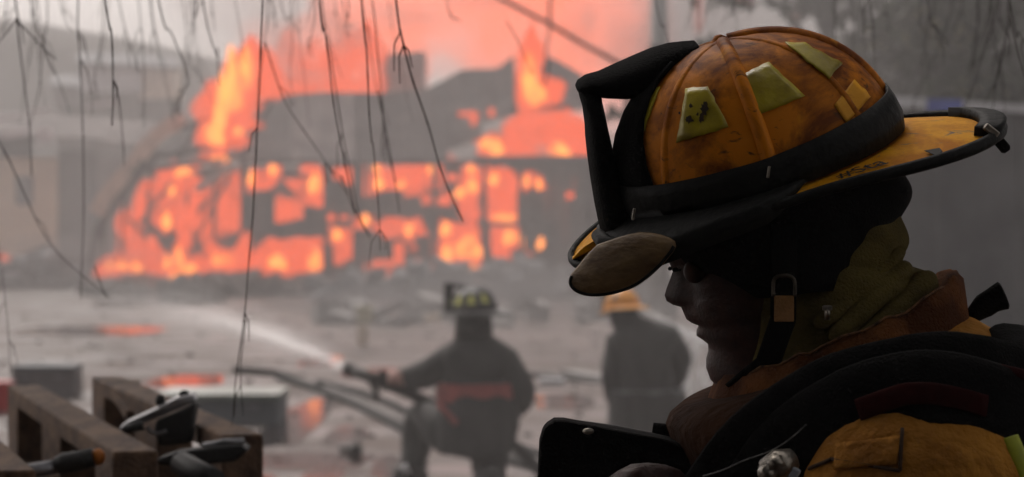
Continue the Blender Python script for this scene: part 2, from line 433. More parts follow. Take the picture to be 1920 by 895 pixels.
# ------------------------------------------------------------------ flames
FL = flame_mat("flame", (1.0, 0.10, 0.018), (1.0, 0.30, 0.05), 0.70, 1.6)
FLC = flame_mat("flame_core", (1.0, 0.26, 0.035), (1.0, 0.48, 0.08), 1.6, 3.4)
fr = random.Random(11)
def flame(label, spots, dy=0.6, m=None, tear=0.55, cat="flame", alpha=0.9, heat=0.25, amp=.28, sub=1, core=None):
    """spots: (px, py, rx, ry[, n]) clumps of flame tongues; every clump a few lumpy tongues"""
    zb = max(s[1] + s[3] for s in spots)
    root = thing("flame", at(sum(s[0] for s in spots)/len(spots), zb, YH+dy), label, cat)
    mb = MB()
    for s in spots:
        n = round((s[4] if len(s) > 4 else 3)*1.9)
        for i in range(n):
            big = i == 0
            fx = 0 if big else fr.uniform(-.75, .75); fy = 0 if big else fr.uniform(-.8, .7)
            k = 1.0 if big else fr.uniform(.22, .6)
            Y = YH + dy + fr.uniform(-.25, .25)
            c = at(s[0] + fx*s[2], s[1] + fy*s[3], Y)
            sx = s[2]*k/FPX*Y; sz = s[3]*k/FPX*Y
            mb.blob(c, (sx, min(sx, .5)*.8, sz*.85), seg=12, rings=9, amp=amp, seed=fr.random()*50, tear=tear*fr.uniform(.5, 1.1),
                    heat=heat + fr.uniform(-.35, .35) + (.05 if not big else -.1), alpha=alpha*(1 if big else .8))
    mb.build("flame_body", m or FL, root, smooth=True, kind="stuff")
    if core:
        mb = MB()
        for s in core:
            Y = YH + dy - .3
            c = at(s[0], s[1], Y); sx = s[2]/FPX*Y; sz = s[3]/FPX*Y
            for q in range(4):
                k = (1.1, .6, .5, .4)[q]; o_ = Vector((fr.uniform(-.7, .7)*sx, -.05*q, fr.uniform(-.8, .6)*sz)) if q else Vector()
                mb.blob(c + o_, (sx*k, min(sx, .4)*k, sz*.9*k), seg=12, rings=8, amp=.3, seed=fr.random()*50, tear=.5, heat=(s[4] if len(s) > 4 else .4) + fr.uniform(-.3, .15), alpha=.7)
        mb.build("flame_core", FLC, root, smooth=True, kind="stuff")
    return root
flame("tall yellow cored flame bursting through the left end of the roof",
      [(418, 225, 52, 62, 7), (455, 165, 36, 62, 6), (400, 250, 36, 38, 5), (470, 110, 26, 40, 4), (500, 150, 30, 50, 4), (465, 236, 30, 14, 4), (440, 262, 30, 20, 4)], dy=-.6, tear=.5,
      core=[(413, 205, 13, 50, .5), (436, 160, 22, 50, .1), (405, 250, 20, 24, .2), (447, 248, 10, 8, .4), (462, 130, 16, 36, .0)])
flame("wide orange flame running along the roof ridge left of the chimney",
      [(540, 130, 36, 62, 5), (590, 130, 38, 60, 5), (640, 120, 38, 66, 5), (690, 115, 34, 72, 5), (560, 172, 40, 24, 4), (660, 165, 46, 22, 4), (705, 165, 16, 22, 3)], dy=4.0, alpha=.55, tear=.3, amp=.4)
flame("bright pale flame leaping through the torn gable right of the roof peak",
      [(992, 150, 24, 62, 6), (1002, 96, 18, 44, 4), (990, 186, 26, 26, 5), (1024, 175, 32, 30, 5), (1044, 166, 20, 14, 3), (958, 206, 18, 9, 3)], dy=1.2, alpha=.9, heat=.5, amp=.4,
      core=[(994, 150, 15, 40, .1), (1004, 180, 22, 18, .1)])
flame("broad salmon flame under the collapsed right roof slope",
      [(1000, 252, 60, 46, 6), (1060, 256, 52, 44, 6), (930, 276, 40, 26, 5), (975, 284, 40, 18, 4), (1090, 286, 34, 18, 4)], dy=.4, alpha=.85,
      core=[(928, 276, 15, 15, .5), (912, 270, 14, 12, .2), (1050, 282, 22, 14, .1)])
flame("small flame licking out of the dark roof below the torn gable", [(878, 214, 24, 6, 3), (888, 224, 8, 14, 2), (922, 212, 8, 9, 2)], dy=-.5)
flame("ragged flame over the fallen left roof edge above the bare studs",
      [(330, 330, 42, 22, 6), (400, 298, 32, 12, 4), (290, 352, 26, 16, 4), (350, 350, 34, 18, 5), (262, 385, 16, 30, 4), (235, 420, 14, 30, 3), (405, 270, 26, 14, 3)], dy=.1, alpha=.8,
      core=[(345, 322, 16, 9, .2), (412, 298, 20, 7, .3), (322, 360, 6, 8, .3)])
flame("low yellow flame at the far left foot of the house",
      [(205, 500, 30, 20, 5), (245, 495, 38, 20, 5), (290, 480, 24, 36, 5), (262, 470, 26, 22, 4), (230, 528, 26, 8, 3)], dy=-.4, heat=.35,
      core=[(207, 498, 10, 8, .5), (230, 498, 12, 8, .5), (256, 500, 12, 9, .3)])
flame("flame climbing the crossed braces at the left end",
      [(345, 430, 16, 44, 5), (310, 415, 14, 26, 4), (360, 395, 12, 34, 4), (300, 500, 24, 22, 4), (335, 490, 22, 40, 6), (370, 505, 32, 26, 6), (420, 488, 38, 28, 6), (455, 470, 22, 30, 5), (330, 515, 30, 20, 4)], dy=-.3, alpha=.9,
      core=[(336, 486, 10, 20, .6), (315, 492, 9, 11, .5), (352, 505, 18, 12, .3), (420, 490, 20, 12, .4), (313, 415, 9, 14, .2)])
flame("dim red glow between the studs behind the crossed braces",
      [(395, 400, 44, 60, 6), (440, 380, 34, 60, 5), (250, 450, 34, 50, 5), (320, 400, 50, 40, 5), (500, 410, 44, 36, 4), (540, 395, 36, 28, 4)], dy=1.6, alpha=.6, heat=-.2)
flame("dull red glow filling the house behind the burnt boards of the facade",
      [(640, 350, 60, 50, 6), (720, 380, 60, 60, 6), (800, 350, 60, 60, 6), (680, 460, 70, 50, 6), (780, 470, 60, 50, 6), (860, 420, 50, 80, 6), (950, 390, 60, 70, 6), (1010, 420, 50, 70, 5), (1060, 380, 40, 50, 4), (580, 420, 60, 50, 5)], dy=2.6, alpha=.6, heat=-.25)
flame("square sheet of flame filling the lower left window of the facade",
      [(500, 480, 32, 34, 5), (545, 482, 38, 36, 6), (585, 482, 26, 36, 5), (480, 495, 20, 22, 3)], dy=.5, tear=.2, alpha=.95, core=[(520, 490, 16, 13, .3), (590, 488, 14, 20, .1)])
flame("flame curling in the upper left window of the facade",
      [(475, 336, 16, 20, 4), (512, 326, 18, 24, 4), (495, 348, 22, 12, 3)], dy=.5, core=[(471, 335, 7, 12, .3), (512, 318, 8, 10, .2)])
flame("square flame in the second upper window from the left",
      [(585, 320, 22, 14, 3), (592, 350, 20, 28, 4), (556, 345, 22, 12, 3), (540, 390, 14, 18, 3)], dy=.5, tear=.25, core=[(592, 345, 12, 18, .2)])
flame("flame with a bright bead in the upper window below the chimney",
      [(712, 334, 18, 22, 4), (750, 342, 32, 14, 4), (778, 336, 16, 18, 3), (760, 320, 24, 12, 3), (650, 330, 12, 26, 3)], dy=.5, core=[(711, 344, 11, 10, .6), (706, 316, 8, 7, .3), (752, 346, 10, 8, .1)])
flame("narrow flame between upper window and eave, right of centre", [(806, 316, 9, 16, 3), (812, 340, 8, 14, 2), (826, 373, 18, 6, 3)], dy=.4, core=[(808, 318, 6, 9, .2)])
flame("tall flame climbing the post between the two halves of the facade",
      [(884, 350, 20, 36, 6), (866, 362, 14, 18, 3), (880, 320, 16, 16, 4), (868, 384, 12, 30, 3), (886, 400, 16, 22, 3), (850, 334, 14, 8, 3)], dy=-.35, core=[(884, 350, 11, 13, .4), (862, 362, 10, 10, .3), (884, 318, 9, 8, .4)])
flame("flame in the open upper doorway right of the facade post",
      [(940, 405, 30, 16, 5), (925, 350, 14, 44, 4), (958, 350, 14, 40, 4), (940, 330, 28, 16, 4), (945, 380, 22, 26, 3)], dy=.5, tear=.2, alpha=.85, core=[(942, 408, 22, 8, .2), (926, 336, 9, 10, .2)])
flame("big flame filling the doorway above the kneeling firefighter's helmet",
      [(845, 470, 22, 52, 6), (880, 480, 26, 50, 6), (838, 510, 14, 26, 4), (890, 508, 18, 20, 4), (860, 432, 34, 18, 4)], dy=.5, tear=.25, alpha=.95,
      core=[(880, 462, 24, 20, .5), (836, 430, 10, 12, .2), (888, 506, 15, 13, .3), (838, 478, 12, 18, .1)])
flame("flame in the lower doorway right of the facade post",
      [(938, 465, 20, 36, 5), (935, 512, 16, 20, 4), (978, 450, 22, 20, 4), (955, 450, 22, 20, 3)], dy=.5, tear=.3, core=[(954, 445, 12, 14, .3), (980, 450, 14, 14, .3), (944, 514, 8, 14, .3)])
flame("two small flames side by side under the right eave", [(987, 344, 9, 20, 3), (1011, 344, 9, 16, 3)], dy=-.2, core=[(987, 340, 6, 10, .2), (1011, 346, 6, 10, .3)])
flame("round flame in the small hole at the right end of the facade", [(1014, 457, 10, 18, 2)], dy=-.2, core=[(1014, 457, 8, 11, .3)])
flame("round bead of flame in the middle of the facade", [(684, 412, 10, 11, 2)], dy=-.2, core=[(685, 412, 9, 10, .5)])
flame("heart shaped flame in the dark boards left of centre", [(636, 442, 16, 13, 3), (640, 482, 8, 10, 2), (622, 408, 9, 8, 2), (645, 406, 10, 8, 2)], dy=-.2, core=[(633, 441, 10, 9, .2)])
flame("small angular flame high in the dark boards right of centre", [(770, 432, 18, 14, 3), (744, 474, 7, 18, 2), (720, 426, 7, 14, 2), (772, 462, 14, 10, 2)], dy=-.2, alpha=.75, core=[(766, 432, 8, 10, .1)])
flame("reddish flame in the low window above the rubble", [(706, 512, 22, 20, 5)], dy=.4, tear=.2, alpha=.75, heat=0)
flame("flame burning on the rubble in front of the facade", [(732, 544, 16, 14, 4), (752, 548, 9, 8, 2), (716, 530, 10, 14, 3)], dy=-.9, alpha=.85)
flame("string of small flames on the ground at the left foot of the house",
      [(240, 530, 26, 6, 3), (310, 524, 26, 8, 3), (340, 528, 22, 10, 3), (296, 532, 22, 6, 2)], dy=-.8, core=[(346, 543, 9, 9, .3), (390, 544, 10, 9, .2), (330, 520, 14, 8, .3)])
flame("thin flame tip licking up behind the crown of the yellow helmet", [(1492, 42, 8, 26, 2), (1500, 60, 6, 10, 1)], dy=8, tear=.8)
flame("small orange fire far off at the left edge", [(10, 490, 12, 16, 3)], dy=6, alpha=.6, heat=-.1)
flame("faint flame tongue high in the smoke right of the pole", [(1395, 2, 20, 12, 3), (1310, 20, 10, 50, 2)], dy=8, tear=.6, alpha=.4, heat=-.2)

# ------------------------------------------------------------------ fire-lit gas and smoke above the house
V_glow = volmat("glowing_plume", (.3, .2, .17), 0.22, (1.0, .15, .04), 0.165)  # flame glow and firelight on the smoke, both put in as emission
V_glow2 = volmat("thin_glowing_plume", (.35, .25, .22), 0.11, (1.0, .15, .045), 0.085)
V_smoke = volmat("grey_smoke", (.62, .58, .57), 0.10)
V_near = volmat("drifting_smoke", (.60, .57, .56), 0.023)
V_wisp = volmat("smoke_wisp", (.55, .5, .48), 0.30)
V_thick = volmat("thick_low_smoke", (.36, .33, .33), 0.16)
V_veil = volmat("thin_smoke", (.66, .62, .61), 0.026)
V_dark2 = volmat("low_dark_smoke", (.45, .42, .42), 0.045)
V_dark = volmat("dark_smoke", (.30, .28, .28), 0.10)
def cloud(name, m, spots, Y, amp=.22, dep=2.2, seg=28, rings=18):
    mb = MB()
    for i, (px, py, rx, ry) in enumerate(spots):
        y = Y + (i % 3)*.4
        mb.blob(at(px, py, y), (rx/FPX*y, dep, ry/FPX*y), seg=seg, rings=rings, amp=amp, freq=1.7, seed=px*.37+py)
    return mb.build(name, m, smooth=True, kind="stuff")
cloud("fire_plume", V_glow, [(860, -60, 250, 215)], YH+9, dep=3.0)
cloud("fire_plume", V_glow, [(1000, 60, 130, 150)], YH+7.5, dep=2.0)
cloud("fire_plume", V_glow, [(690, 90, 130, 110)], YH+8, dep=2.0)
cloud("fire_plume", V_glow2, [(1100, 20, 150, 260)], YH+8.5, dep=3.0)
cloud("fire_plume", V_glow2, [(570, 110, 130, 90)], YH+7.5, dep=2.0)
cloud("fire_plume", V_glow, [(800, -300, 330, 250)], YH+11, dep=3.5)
for q in ((600, 46, 52, 44), (538, 92, 42, 36), (566, 142, 60, 20), (655, 62, 36, 34), (520, 20, 60, 60), (900, -10, 70, 26), (1090, 60, 40, 60), (760, 30, 70, 22), (1180, 110, 60, 60)):
    cloud("smoke", V_wisp, [q], YH + 2.5, amp=.5, dep=.7, seg=20, rings=14)
cloud("smoke", V_smoke, [(1280, 0, 170, 330)], YH+8, dep=3)
cloud("smoke", V_smoke, [(480, -20, 190, 120)], YH+11, dep=3)
cloud("smoke", V_dark, [(1500, 60, 300, 380)], YH-4, dep=5)
cloud("smoke", V_thick, [(600, 588, 170, 46)], 50, dep=2.4, amp=.4)
cloud("smoke", V_thick, [(820, 600, 240, 60)], 47, dep=2.4, amp=.35)
cloud("smoke", V_dark, [(120, 500, 220, 60)], 58, dep=2.4, amp=.35)
cloud("smoke", V_dark2, [(900, 610, 420, 120)], 33, dep=4, amp=.15)
cloud("smoke", V_smoke, [(1760, 60, 380, 260)], 27.2, dep=1.7, amp=.1)
cloud("smoke", V_near, [(1020, 720, 520, 330)], 11.5, dep=2.2, amp=.12)
cloud("smoke", V_dark, [(1010, 600, 260, 110)], 46, dep=4)
cloud("smoke", V_veil, [(660, 380, 560, 330)], 56.5, dep=2.6, amp=.12)
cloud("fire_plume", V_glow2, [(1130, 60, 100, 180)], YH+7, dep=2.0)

# a broad bank of thin smoke lies over the yard and the houses beyond
MB().blob((0, 60, 5.5), (66, 49, 8.2), seg=40, rings=24, amp=.05, freq=2, seed=3).build("smoke", volmat("smoke_bank", (.84, .82, .81), 0.0046), smooth=True, kind="stuff")

# ------------------------------------------------------------------ haze over the whole place
hz = MB().box((0, 69, 6.75), (250, 266, 15.5))
hz.build("haze", volmat("haze_air", (.86, .83, .82), 0.0026), kind="stuff")

# ================================================================== WHAT STANDS AROUND
M_bark = mat("dark_bark", (0.05, 0.042, 0.036), (0.025, 0.02, 0.018), rough=0.95, scale=12, bump=0.6)
M_twig = mat("dry_twig", (0.075, 0.06, 0.052), (0.04, 0.032, 0.028), rough=0.9, scale=60, bump=0.3)
M_leaf = mat("dark_leaf", (0.035, 0.05, 0.022), (0.02, 0.03, 0.014), rough=0.7, scale=1.2)
M_leaf2 = mat("yellowing_leaf", (0.30, 0.26, 0.08), (0.16, 0.17, 0.07), rough=0.7, scale=2.0)
M_wood = mat("weathered_pallet_wood", (0.19, 0.115, 0.07), (0.06, 0.034, 0.023), rough=0.85, scale=5, stretch=(6, 1, 6), bump=0.5, bscale=30)
M_steel = mat("dull_steel", (0.28, 0.28, 0.29), (0.15, 0.15, 0.16), rough=0.38, scale=20, metal=0.8)
M_grip = mat("black_grip", (0.013, 0.013, 0.013), (0.02, 0.02, 0.02), rough=0.6, scale=60, bump=0.3)

def leafquads(mb, c, r, n, size, rnd, flat=0.0):
    for i in range(n):
        while True:
            p = Vector((rnd.uniform(-1, 1), rnd.uniform(-1, 1), rnd.uniform(-1, 1)))
            if p.length <= 1: break
        p = Vector(c) + Vector((p.x*r[0], p.y*r[1], p.z*r[2]))
        a = Vector((rnd.gauss(0, 1), rnd.gauss(0, 1), rnd.gauss(0, 1)*(1-flat))).normalized()
        b = a.cross(Vector((rnd.gauss(0, 1), rnd.gauss(0, 1), rnd.gauss(0, 1)))).normalized()
        s = size*rnd.uniform(.6, 1.3); k = len(mb.v)
        mb.v += [tuple(p - a*s), tuple(p + b*s*.38 + a*.1*s), tuple(p + a*s), tuple(p - b*s*.38 + a*.1*s)]
        mb.f.append((k, k+1, k+2, k+3))

def tree(x, y, hgt, spread, label, cat="tree", clumps=14, per=260, leaf=.16, seed=1, low=.25, leafm=None, group=None, pale=0):
    rnd = random.Random(seed)
    t = thing("tree", (x, y, 0), label, cat, group)
    tip = Vector((x + rnd.uniform(-.3, .3), y, hgt*.85))
    MB().tube(smooth_path([(x, y, -.1), (x+.08, y, hgt*.3), (x-.05, y+.1, hgt*.6), tip], 4), [hgt*.03*(1 - .07*i) for i in range(13)], n=10).build("trunk", M_bark, t, smooth=True)
    mb = MB(); mp = MB()
    for i in range(clumps):
        a = rnd.uniform(0, 2*math.pi); rr_ = spread*math.sqrt(rnd.random()); z = hgt*(low + (1-low)*rnd.random()*(1 - .35*(rr_/spread)**2))
        c = (x + rr_*math.cos(a), y + rr_*math.sin(a), z)
        MB().tube([(x, y, z*.7), ((x+c[0])/2, (y+c[1])/2, z*.88), c], [hgt*.010, hgt*.007, hgt*.003], n=6).build("limb", M_bark, t, smooth=True)
        q = spread*rnd.uniform(.28, .45)
        leafquads(mb, c, (q, q, q*.75), per, leaf, rnd)
        if i < pale: leafquads(mp, c, (q*.6, q*.6, q*.4), per//8, leaf*1.1, rnd)
    mb.build("crown", leafm or M_leaf, t)
    if mp.v: mp.build("yellowing_foliage", M_leaf2, t)
    return t

# trees behind the right-hand wall, smoke-dimmed
for i, (px, Y, hh, sp, lab) in enumerate(((1700, 31, 6.4, 2.2, "dark leafy tree behind the white topped wall, next to the back of the helmet crown"),
        (1830, 29, 6.0, 2.0, "tree with yellowing leaves above the blue and white fascia"),
        (1960, 33, 7.0, 2.6, "dark tree at the right edge of the photo above the wall"),
        (1560, 38, 6.5, 2.4, "dim grey tree far behind the top of the yellow helmet"))):
    tree((px-CX)/FPX*Y, Y, hh, sp, lab, seed=20+i, group="trees behind the wall", clumps=16, per=300, leaf=.13, low=.3, pale=5 if i == 1 else 2)

# wall with a painted fascia
WY = 25.0
wall = thing("yard_wall", (at(1800, 420, WY).x, WY, 0), "dark grey yard wall with white and blue fascia behind the firefighter's helmet", "wall")
M_wallm = mat("grey_sheet_wall", (.12, .12, .122), (.07, .07, .072), rough=.8, scale=1.5)
x0 = at(1610, 420, WY).x
for i in range(9):
    MB().box((x0 + .35 + i*.7, WY + .05 + .012*(i % 2), 1.24), (.69, .06, 2.48)).build("wall_panel", M_wallm, wall)
M_white = mat("dirty_white_paint", (.55, .55, .57), (.4, .4, .41), rough=.6, scale=2); M_blue = mat("faded_blue_paint", (.10, .13, .42), (.08, .1, .3), rough=.6, scale=2)
def fascia(pa, pb, ya, yb, hpx, m):
    MB().bar(at(pa, ya, WY), at(pb, yb, WY), .12, hpx/FPX*WY, up=(0, 0, 1)).build("fascia", m, wall)
fascia(1612, 1736, 190, 194, 20, M_white); fascia(1737, 1803, 198, 200, 24, M_blue); fascia(1804, 1925, 198, 205, 15, M_white); fascia(1925, 2200, 205, 220, 15, M_white)

# utility pole behind the helmet and the line strung to it
PY = 46.0
pole = thing("utility_pole", (at(1236, 420, PY).x, PY, 0), "grey concrete utility pole rising out of the smoke just left of the helmet", "pole")
MB().tube([at(1236, 0, PY) * 1 - Vector((0, 0, at(1236, 0, PY).z)), at(1236, 200, PY), at(1236, -60, PY)], [.19, .16, .13], n=14).build("shaft", M_conc, pole, smooth=True)
MB().bar(at(1205, -30, PY), at(1268, -30, PY), .1, .1).build("crossarm", M_bark, pole)
# sagging black line, a fallen one hanging from it
CY = 30.0
ca = [at(700, -130, CY), at(940, -2, CY), at(1030, 45, CY), at(1090, 80, CY), at(1150, 113, CY), at(1236, 160, CY+3)]
cab = MB().tube(smooth_path(ca, 4), .024, n=8).build("overhead_cable", M_rubber if "black_rubber" in MATS else M_grip, smooth=True)
tag(cab, "thick black overhead cable slanting down across the fire glow to the helmet", "cable")
dc = MB().tube(smooth_path([at(1033, 44, CY), at(1028, 70, CY), at(1024, 100, CY), at(1026, 130, CY), at(1020, 160, CY)], 3), .013, n=6).build("hanging_wire", M_grip, smooth=True)
tag(dc, "thin wire dangling straight down from the slanting overhead cable", "wire")
dc = MB().tube(smooth_path([at(1034, -20, CY), at(1031, 20, CY), at(1032, 44, CY)], 3), .017, n=6).build("hanging_wire", M_grip, smooth=True)
tag(dc, "short wire tied from above to the slanting overhead cable", "wire")

# neighbour's house and roofs up the slope on the left
NY = 80.0
nb = thing("neighbour_house", (at(120, 420, NY).x, NY, 0), "pale hazy house beyond the left end of the burning house", "house")
M_beige = mat("beige_render", (.72, .60, .46), (.6, .5, .4), rough=.9, scale=.8); M_grey = mat("grey_render", (.16, .17, .18), (.12, .125, .13), rough=.9, scale=1)
def npan(a, b, c, d, m, name, dy=0, th=.1):
    p0 = at(a, d, NY+dy); p1 = at(c, b, NY+dy); p0.z = max(p0.z, 0)
    MB().box(((p0.x+p1.x)/2, NY+dy, (p0.z+p1.z)/2), (abs(p1.x-p0.x), th, abs(p1.z-p0.z))).build(name, m, nb)
npan(-60, 296, 108, 520, M_beige, "wall"); npan(110, 280, 182, 520, M_grey, "wall", .4); npan(184, 300, 330, 520, M_conc, "wall", .2)
npan(0, 250, 60, 296, M_grey, "gable_panel", .2)
for (a, b, c, d) in ((30, 330, 62, 384), (204, 340, 240, 400)): npan(a, b, c, d, M_grey, "window", -.08, .06)
MB().prism([at(-70, 262, NY-1), at(150, 262, NY-1), at(350, 292, NY-1), at(300, 236, NY+3), at(60, 214, NY+3), at(-70, 220, NY+3)], (0, 0, .08)).build("roof", M_tin2, nb)
for (a, b, c, d) in ((16, 222, 52, 5), (72, 208, 40, 7), (84, 256, 26, 26), (30, 252, 50, 12), (190, 196, 60, 6)):
    MB().bar(at(a-c/2, b+4, NY-1.2), at(a+c/2, b-4, NY-1.2), .25, d/FPX*NY, up=(0, 0, 1)).build("roof_sheet", M_white, nb)
UY = 100.0
for i, (a, b, c, d, lab) in enumerate(((150, 118, 260, 172, "small pale house up the hazy slope, left of two"), (262, 122, 330, 186, "small pale house with a dark roof up the hazy slope, right of two"), (100, 160, 215, 200, "low grey shed on the slope under the two pale houses"))):
    p0 = at(a, d, UY+i); p1 = at(c, b, UY+i)
    t = thing("hillside_house", (p0.x, UY+i, 0), lab, "house")
    MB().box(((p0.x+p1.x)/2, UY+i+1, (p0.z+p1.z)/2), (p1.x-p0.x, 2, p1.z-p0.z)).build("wall", (M_white, M_beige, M_conc)[i], t)
    MB().box(((p0.x+p1.x)/2, UY+i+1, p0.z/2 - .01), ((p1.x-p0.x)*.9, 1.8, p0.z)).build("stone_base", M_hill, t)
    MB().prism([at(a-8, b+4, UY+i-.3), at(c+8, b+10, UY+i-.3), at(c+4, b-10, UY+i+2.5), at(a-4, b-16, UY+i+2.5)], (0, 0, .1)).build("roof", M_grey, t)

# rubble along the foot of the houses
def rubble(name, px0, px1, Y, hgt, n, seed, m=None, dep=1.6):
    rnd = random.Random(seed); mb = MB()
    for i in range(n):
        u = rnd.random(); px = px0 + (px1-px0)*u; e = math.sin(math.pi*min(1, max(0, u)))
        y = Y + rnd.uniform(-dep, dep); s = rnd.uniform(.06, .38)
        mb.box((at(px, 420, y).x, y, rnd.random()**1.5*hgt*(.35+.65*e) + .04), (s*rnd.uniform(.5, 2.6), s, s*rnd.uniform(.25, .8)),
               Matrix.Rotation(rnd.uniform(0, 3), 3, 'Z') @ Matrix.Rotation(rnd.uniform(-.6, .6), 3, 'Y'))
    return mb.build(name, m or M_char2, kind="stuff")
rubble("rubble", -30, 180, 66, .75, 150, 1, M_grey); rubble("rubble", 160, 620, 59.5, .35, 170, 2); rubble("rubble", 590, 1260, 57, .7, 240, 3, M_grey)
rubble("rubble", 600, 1240, 44, .3, 60, 4, M_conc, 2.5)
def plank_thing(a, b, w_, h_, m, label, name="fallen_board", cat="board"):
    o = MB().bar(a, b, w_, h_).build(name, m); base_at(o, (Vector(a)+Vector(b))/2); return tag(o, label, cat)
plank_thing(at(770, 560, 47), at(812, 556, 47), .3, .12, M_white, "pale board lying in the rubble left of the kneeling firefighter's helmet")
plank_thing(at(796, 598, 40), at(826, 596, 40), .3, .10, M_beige, "short pinkish board in the rubble beside the kneeling firefighter's neck")
plank_thing(at(-20, 514, 66), at(38, 512, 66), .4, .10, M_white, "pale board on the rubble at the left edge of the photo")
plank_thing(at(1010, 718, 26.5), at(1058, 719, 26.5), .2, .09, M_white, "short pale board on the wet ground right of the kneeling firefighter's elbow")
plank_thing(at(1064, 704, 27.5), at(1142, 718, 27.0), .2, .11, M_conc, "pale kerb stone on the wet ground left of the second firefighter", "kerb_stone", "kerb stone")
plank_thing(at(1000, 706, 27.9), at(1140, 728, 26.6), .16, .10, M_char, "long dark timber lying on the wet ground between the two far firefighters", "fallen_timber", "timber")
# pale canister in the smoke
cn = thing("canister", at(684, 655, 34), "pale yellow canister with a tan foot standing in the smoke left of the kneeling firefighter", "canister")
MB().box(at(684, 590, 34) + Vector((0, 0, .0)), (.19, .16, .22)).build("body", mat("pale_yellow_plastic", (.5, .47, .34), (.4, .38, .28), rough=.5), cn, bevel=.03)
MB().box(at(680, 630, 34), (.13, .13, .24)).build("foot", M_beige, cn, bevel=.02); MB().tube([at(684, 572, 34), at(684, 564, 34)], [.04, .035], n=10).build("cap", M_white, cn, smooth=True)

# low box with a pale lid, grey crate, red bucket on the left
def low_box(px0, px1, ytop, ybase, dep, lidh, m, ml, name, label, cat):
    Y = gy(ybase); p0 = at(px0, ybase, Y); p1 = at(px1, ybase, Y); top = at(px0, ytop, Y).z; wd = p1.x-p0.x
    t = thing(name, ((p0.x+p1.x)/2, Y, 0), label, cat); cx = (p0.x+p1.x)/2
    for (sx, sy, lx, ly) in ((0, 0, wd, .03), (0, dep, wd, .03), (-wd/2+.015, dep/2, .03, dep-.034), (wd/2-.015, dep/2, .03, dep-.034)):
        MB().box((cx+sx, Y+sy, top/2), (lx, ly, top)).build("side_panel", m, t, bevel=.006)
    MB().box((cx, Y+dep/2, top+lidh/2+.003), (wd*1.03, dep*1.05+.03, lidh)).build("lid", ml, t, bevel=.008)
    for k in (-1, 1): MB().box((cx+k*wd*.3, Y-.022, top*.75), (.09, .02, .03)).build("latch", M_steel, t)
    return t
M_green = mat("pale_green_paint", (.20, .225, .20), (.14, .155, .14), rough=.5, scale=4)
low_box(292, 520, 752, 797, .95, .05, M_grey, M_green, "storage_box", "low dark box with a pale green lid behind the pallet tools", "box")
low_box(22, 138, 694, 748, .5, .03, mat("mauve_grey_plastic", (.17, .155, .155), (.13, .12, .12), rough=.6), M_grey, "grey_crate", "squat grey crate on the wet ground behind the left end of the pallet", "crate")
rb = thing("red_bucket", (at(-6, 775, gy(775)).x, gy(775), 0), "red bucket cut off by the left edge of the photo behind the pallet", "bucket")
bY = gy(775); bx = at(-6, 775, bY).x
MB().tube([(bx, bY, .01), (bx, bY, .24)], [.10, .135], n=20).build("body", mat("red_plastic", (.45, .06, .06), (.35, .04, .04), rough=.4), rb, smooth=False)
MB().tube([(bx, bY, .235), (bx, bY, .255)], [.142, .142], n=20).build("rim", MATS["red_plastic"], rb)

# hoses on the ground
M_hose = mat("black_hose", (.012, .012, .012), (.02, .02, .02), spec=.1, rough=.8, scale=9); M_hose2 = mat("pale_canvas_hose", (.11, .10, .095), (.08, .07, .066), rough=.8, scale=9)
def hose(pts, r, m, label):
    w_ = []
    for px, py in pts:
        Y = gy(py); p = at(px, py, Y); p.z = r*.95; w_.append(p)
    o = MB().tube(smooth_path(w_, 6), r, n=10).build("fire_hose", m, smooth=True)
    base_at(o, w_[0]); return tag(o, label, "hose", "fire hoses on the ground")
hose([(520, 712), (600, 738), (660, 762), (715, 790), (780, 822), (880, 850), (1010, 884), (1120, 905)], .027, M_hose, "nearest black fire hose snaking past the orange puddle to the kneeling firefighter")
hose([(608, 732), (660, 752), (715, 778), (780, 806), (880, 838), (1010, 872), (1130, 898)], .026, M_hose2, "pale canvas fire hose lying between two black hoses")
hose([(596, 722), (660, 738), (720, 758), (780, 784), (880, 818), (1010, 858), (1130, 886)], .03, M_hose, "farther black fire hose beyond the pale canvas hose")
hose([(440, 700), (520, 706), (560, 722), (600, 736)], .035, M_hose, "short run of dark hose beside the box with the pale green lid")
sc_ = thing("coupling", at(648, 848, gy(852)), "small dark hose coupling lying alone on the wet ground", "coupling")
p = at(640, 842, gy(848)); p.z = .03; q = at(660, 848, gy(852)); q.z = .035
MB().tube([p, q], [.022, .022], n=12).build("barrel", M_grip, sc_, smooth=True); MB().tube([q, q + (q-p)*.5], [.04, .04], n=12).build("collar", M_grip, sc_, smooth=True)

# ------------------------------------------------------------------ the pallet and the tools on it
def ray_down(px, py, z): return at(px, py, FPX*(CAMZ - z)/(py - HY))
ZT = CAMZ - .31
n1, f1 = ray_down(255, 846, ZT), ray_down(45, 722, ZT)
n2 = ray_down(455, 815, ZT)
du = (n2 - n1); step = du.copy(); ax = (f1 - n1); LEN = ax.length; ax.normalize()
pallet = thing("wooden_pallet", (n1 + ax*LEN/2 + step*.2) * 1 - Vector((0, 0, .21)), "topmost weathered wooden pallet with notched runners, tools lying on it", "pallet", "stacked pallets")
sw_, sh_ = .062, .13
sx = ax.cross(Vector((0, 0, 1))).normalized()
def stringer(base, L):
    prof = [(0, 0), (L, 0), (L, -sh_), (L*.88, -sh_), (L*.88, -.032), (L*.60, -.032), (L*.60, -sh_), (L*.42, -sh_), (L*.42, -.032), (L*.13, -.032), (L*.13, -sh_), (0, -sh_)]
    return MB().prism([base + ax*a + Vector((0, 0, b)) - sx*sw_/2 for a, b in prof], sx*sw_)
L_ = (LEN, LEN*.98, LEN, LEN)
for i in (-2, -1, 0, 1):
    b = n1 + step*i
    stringer(b, LEN).build("runner", M_wood, pallet, bevel=.004)
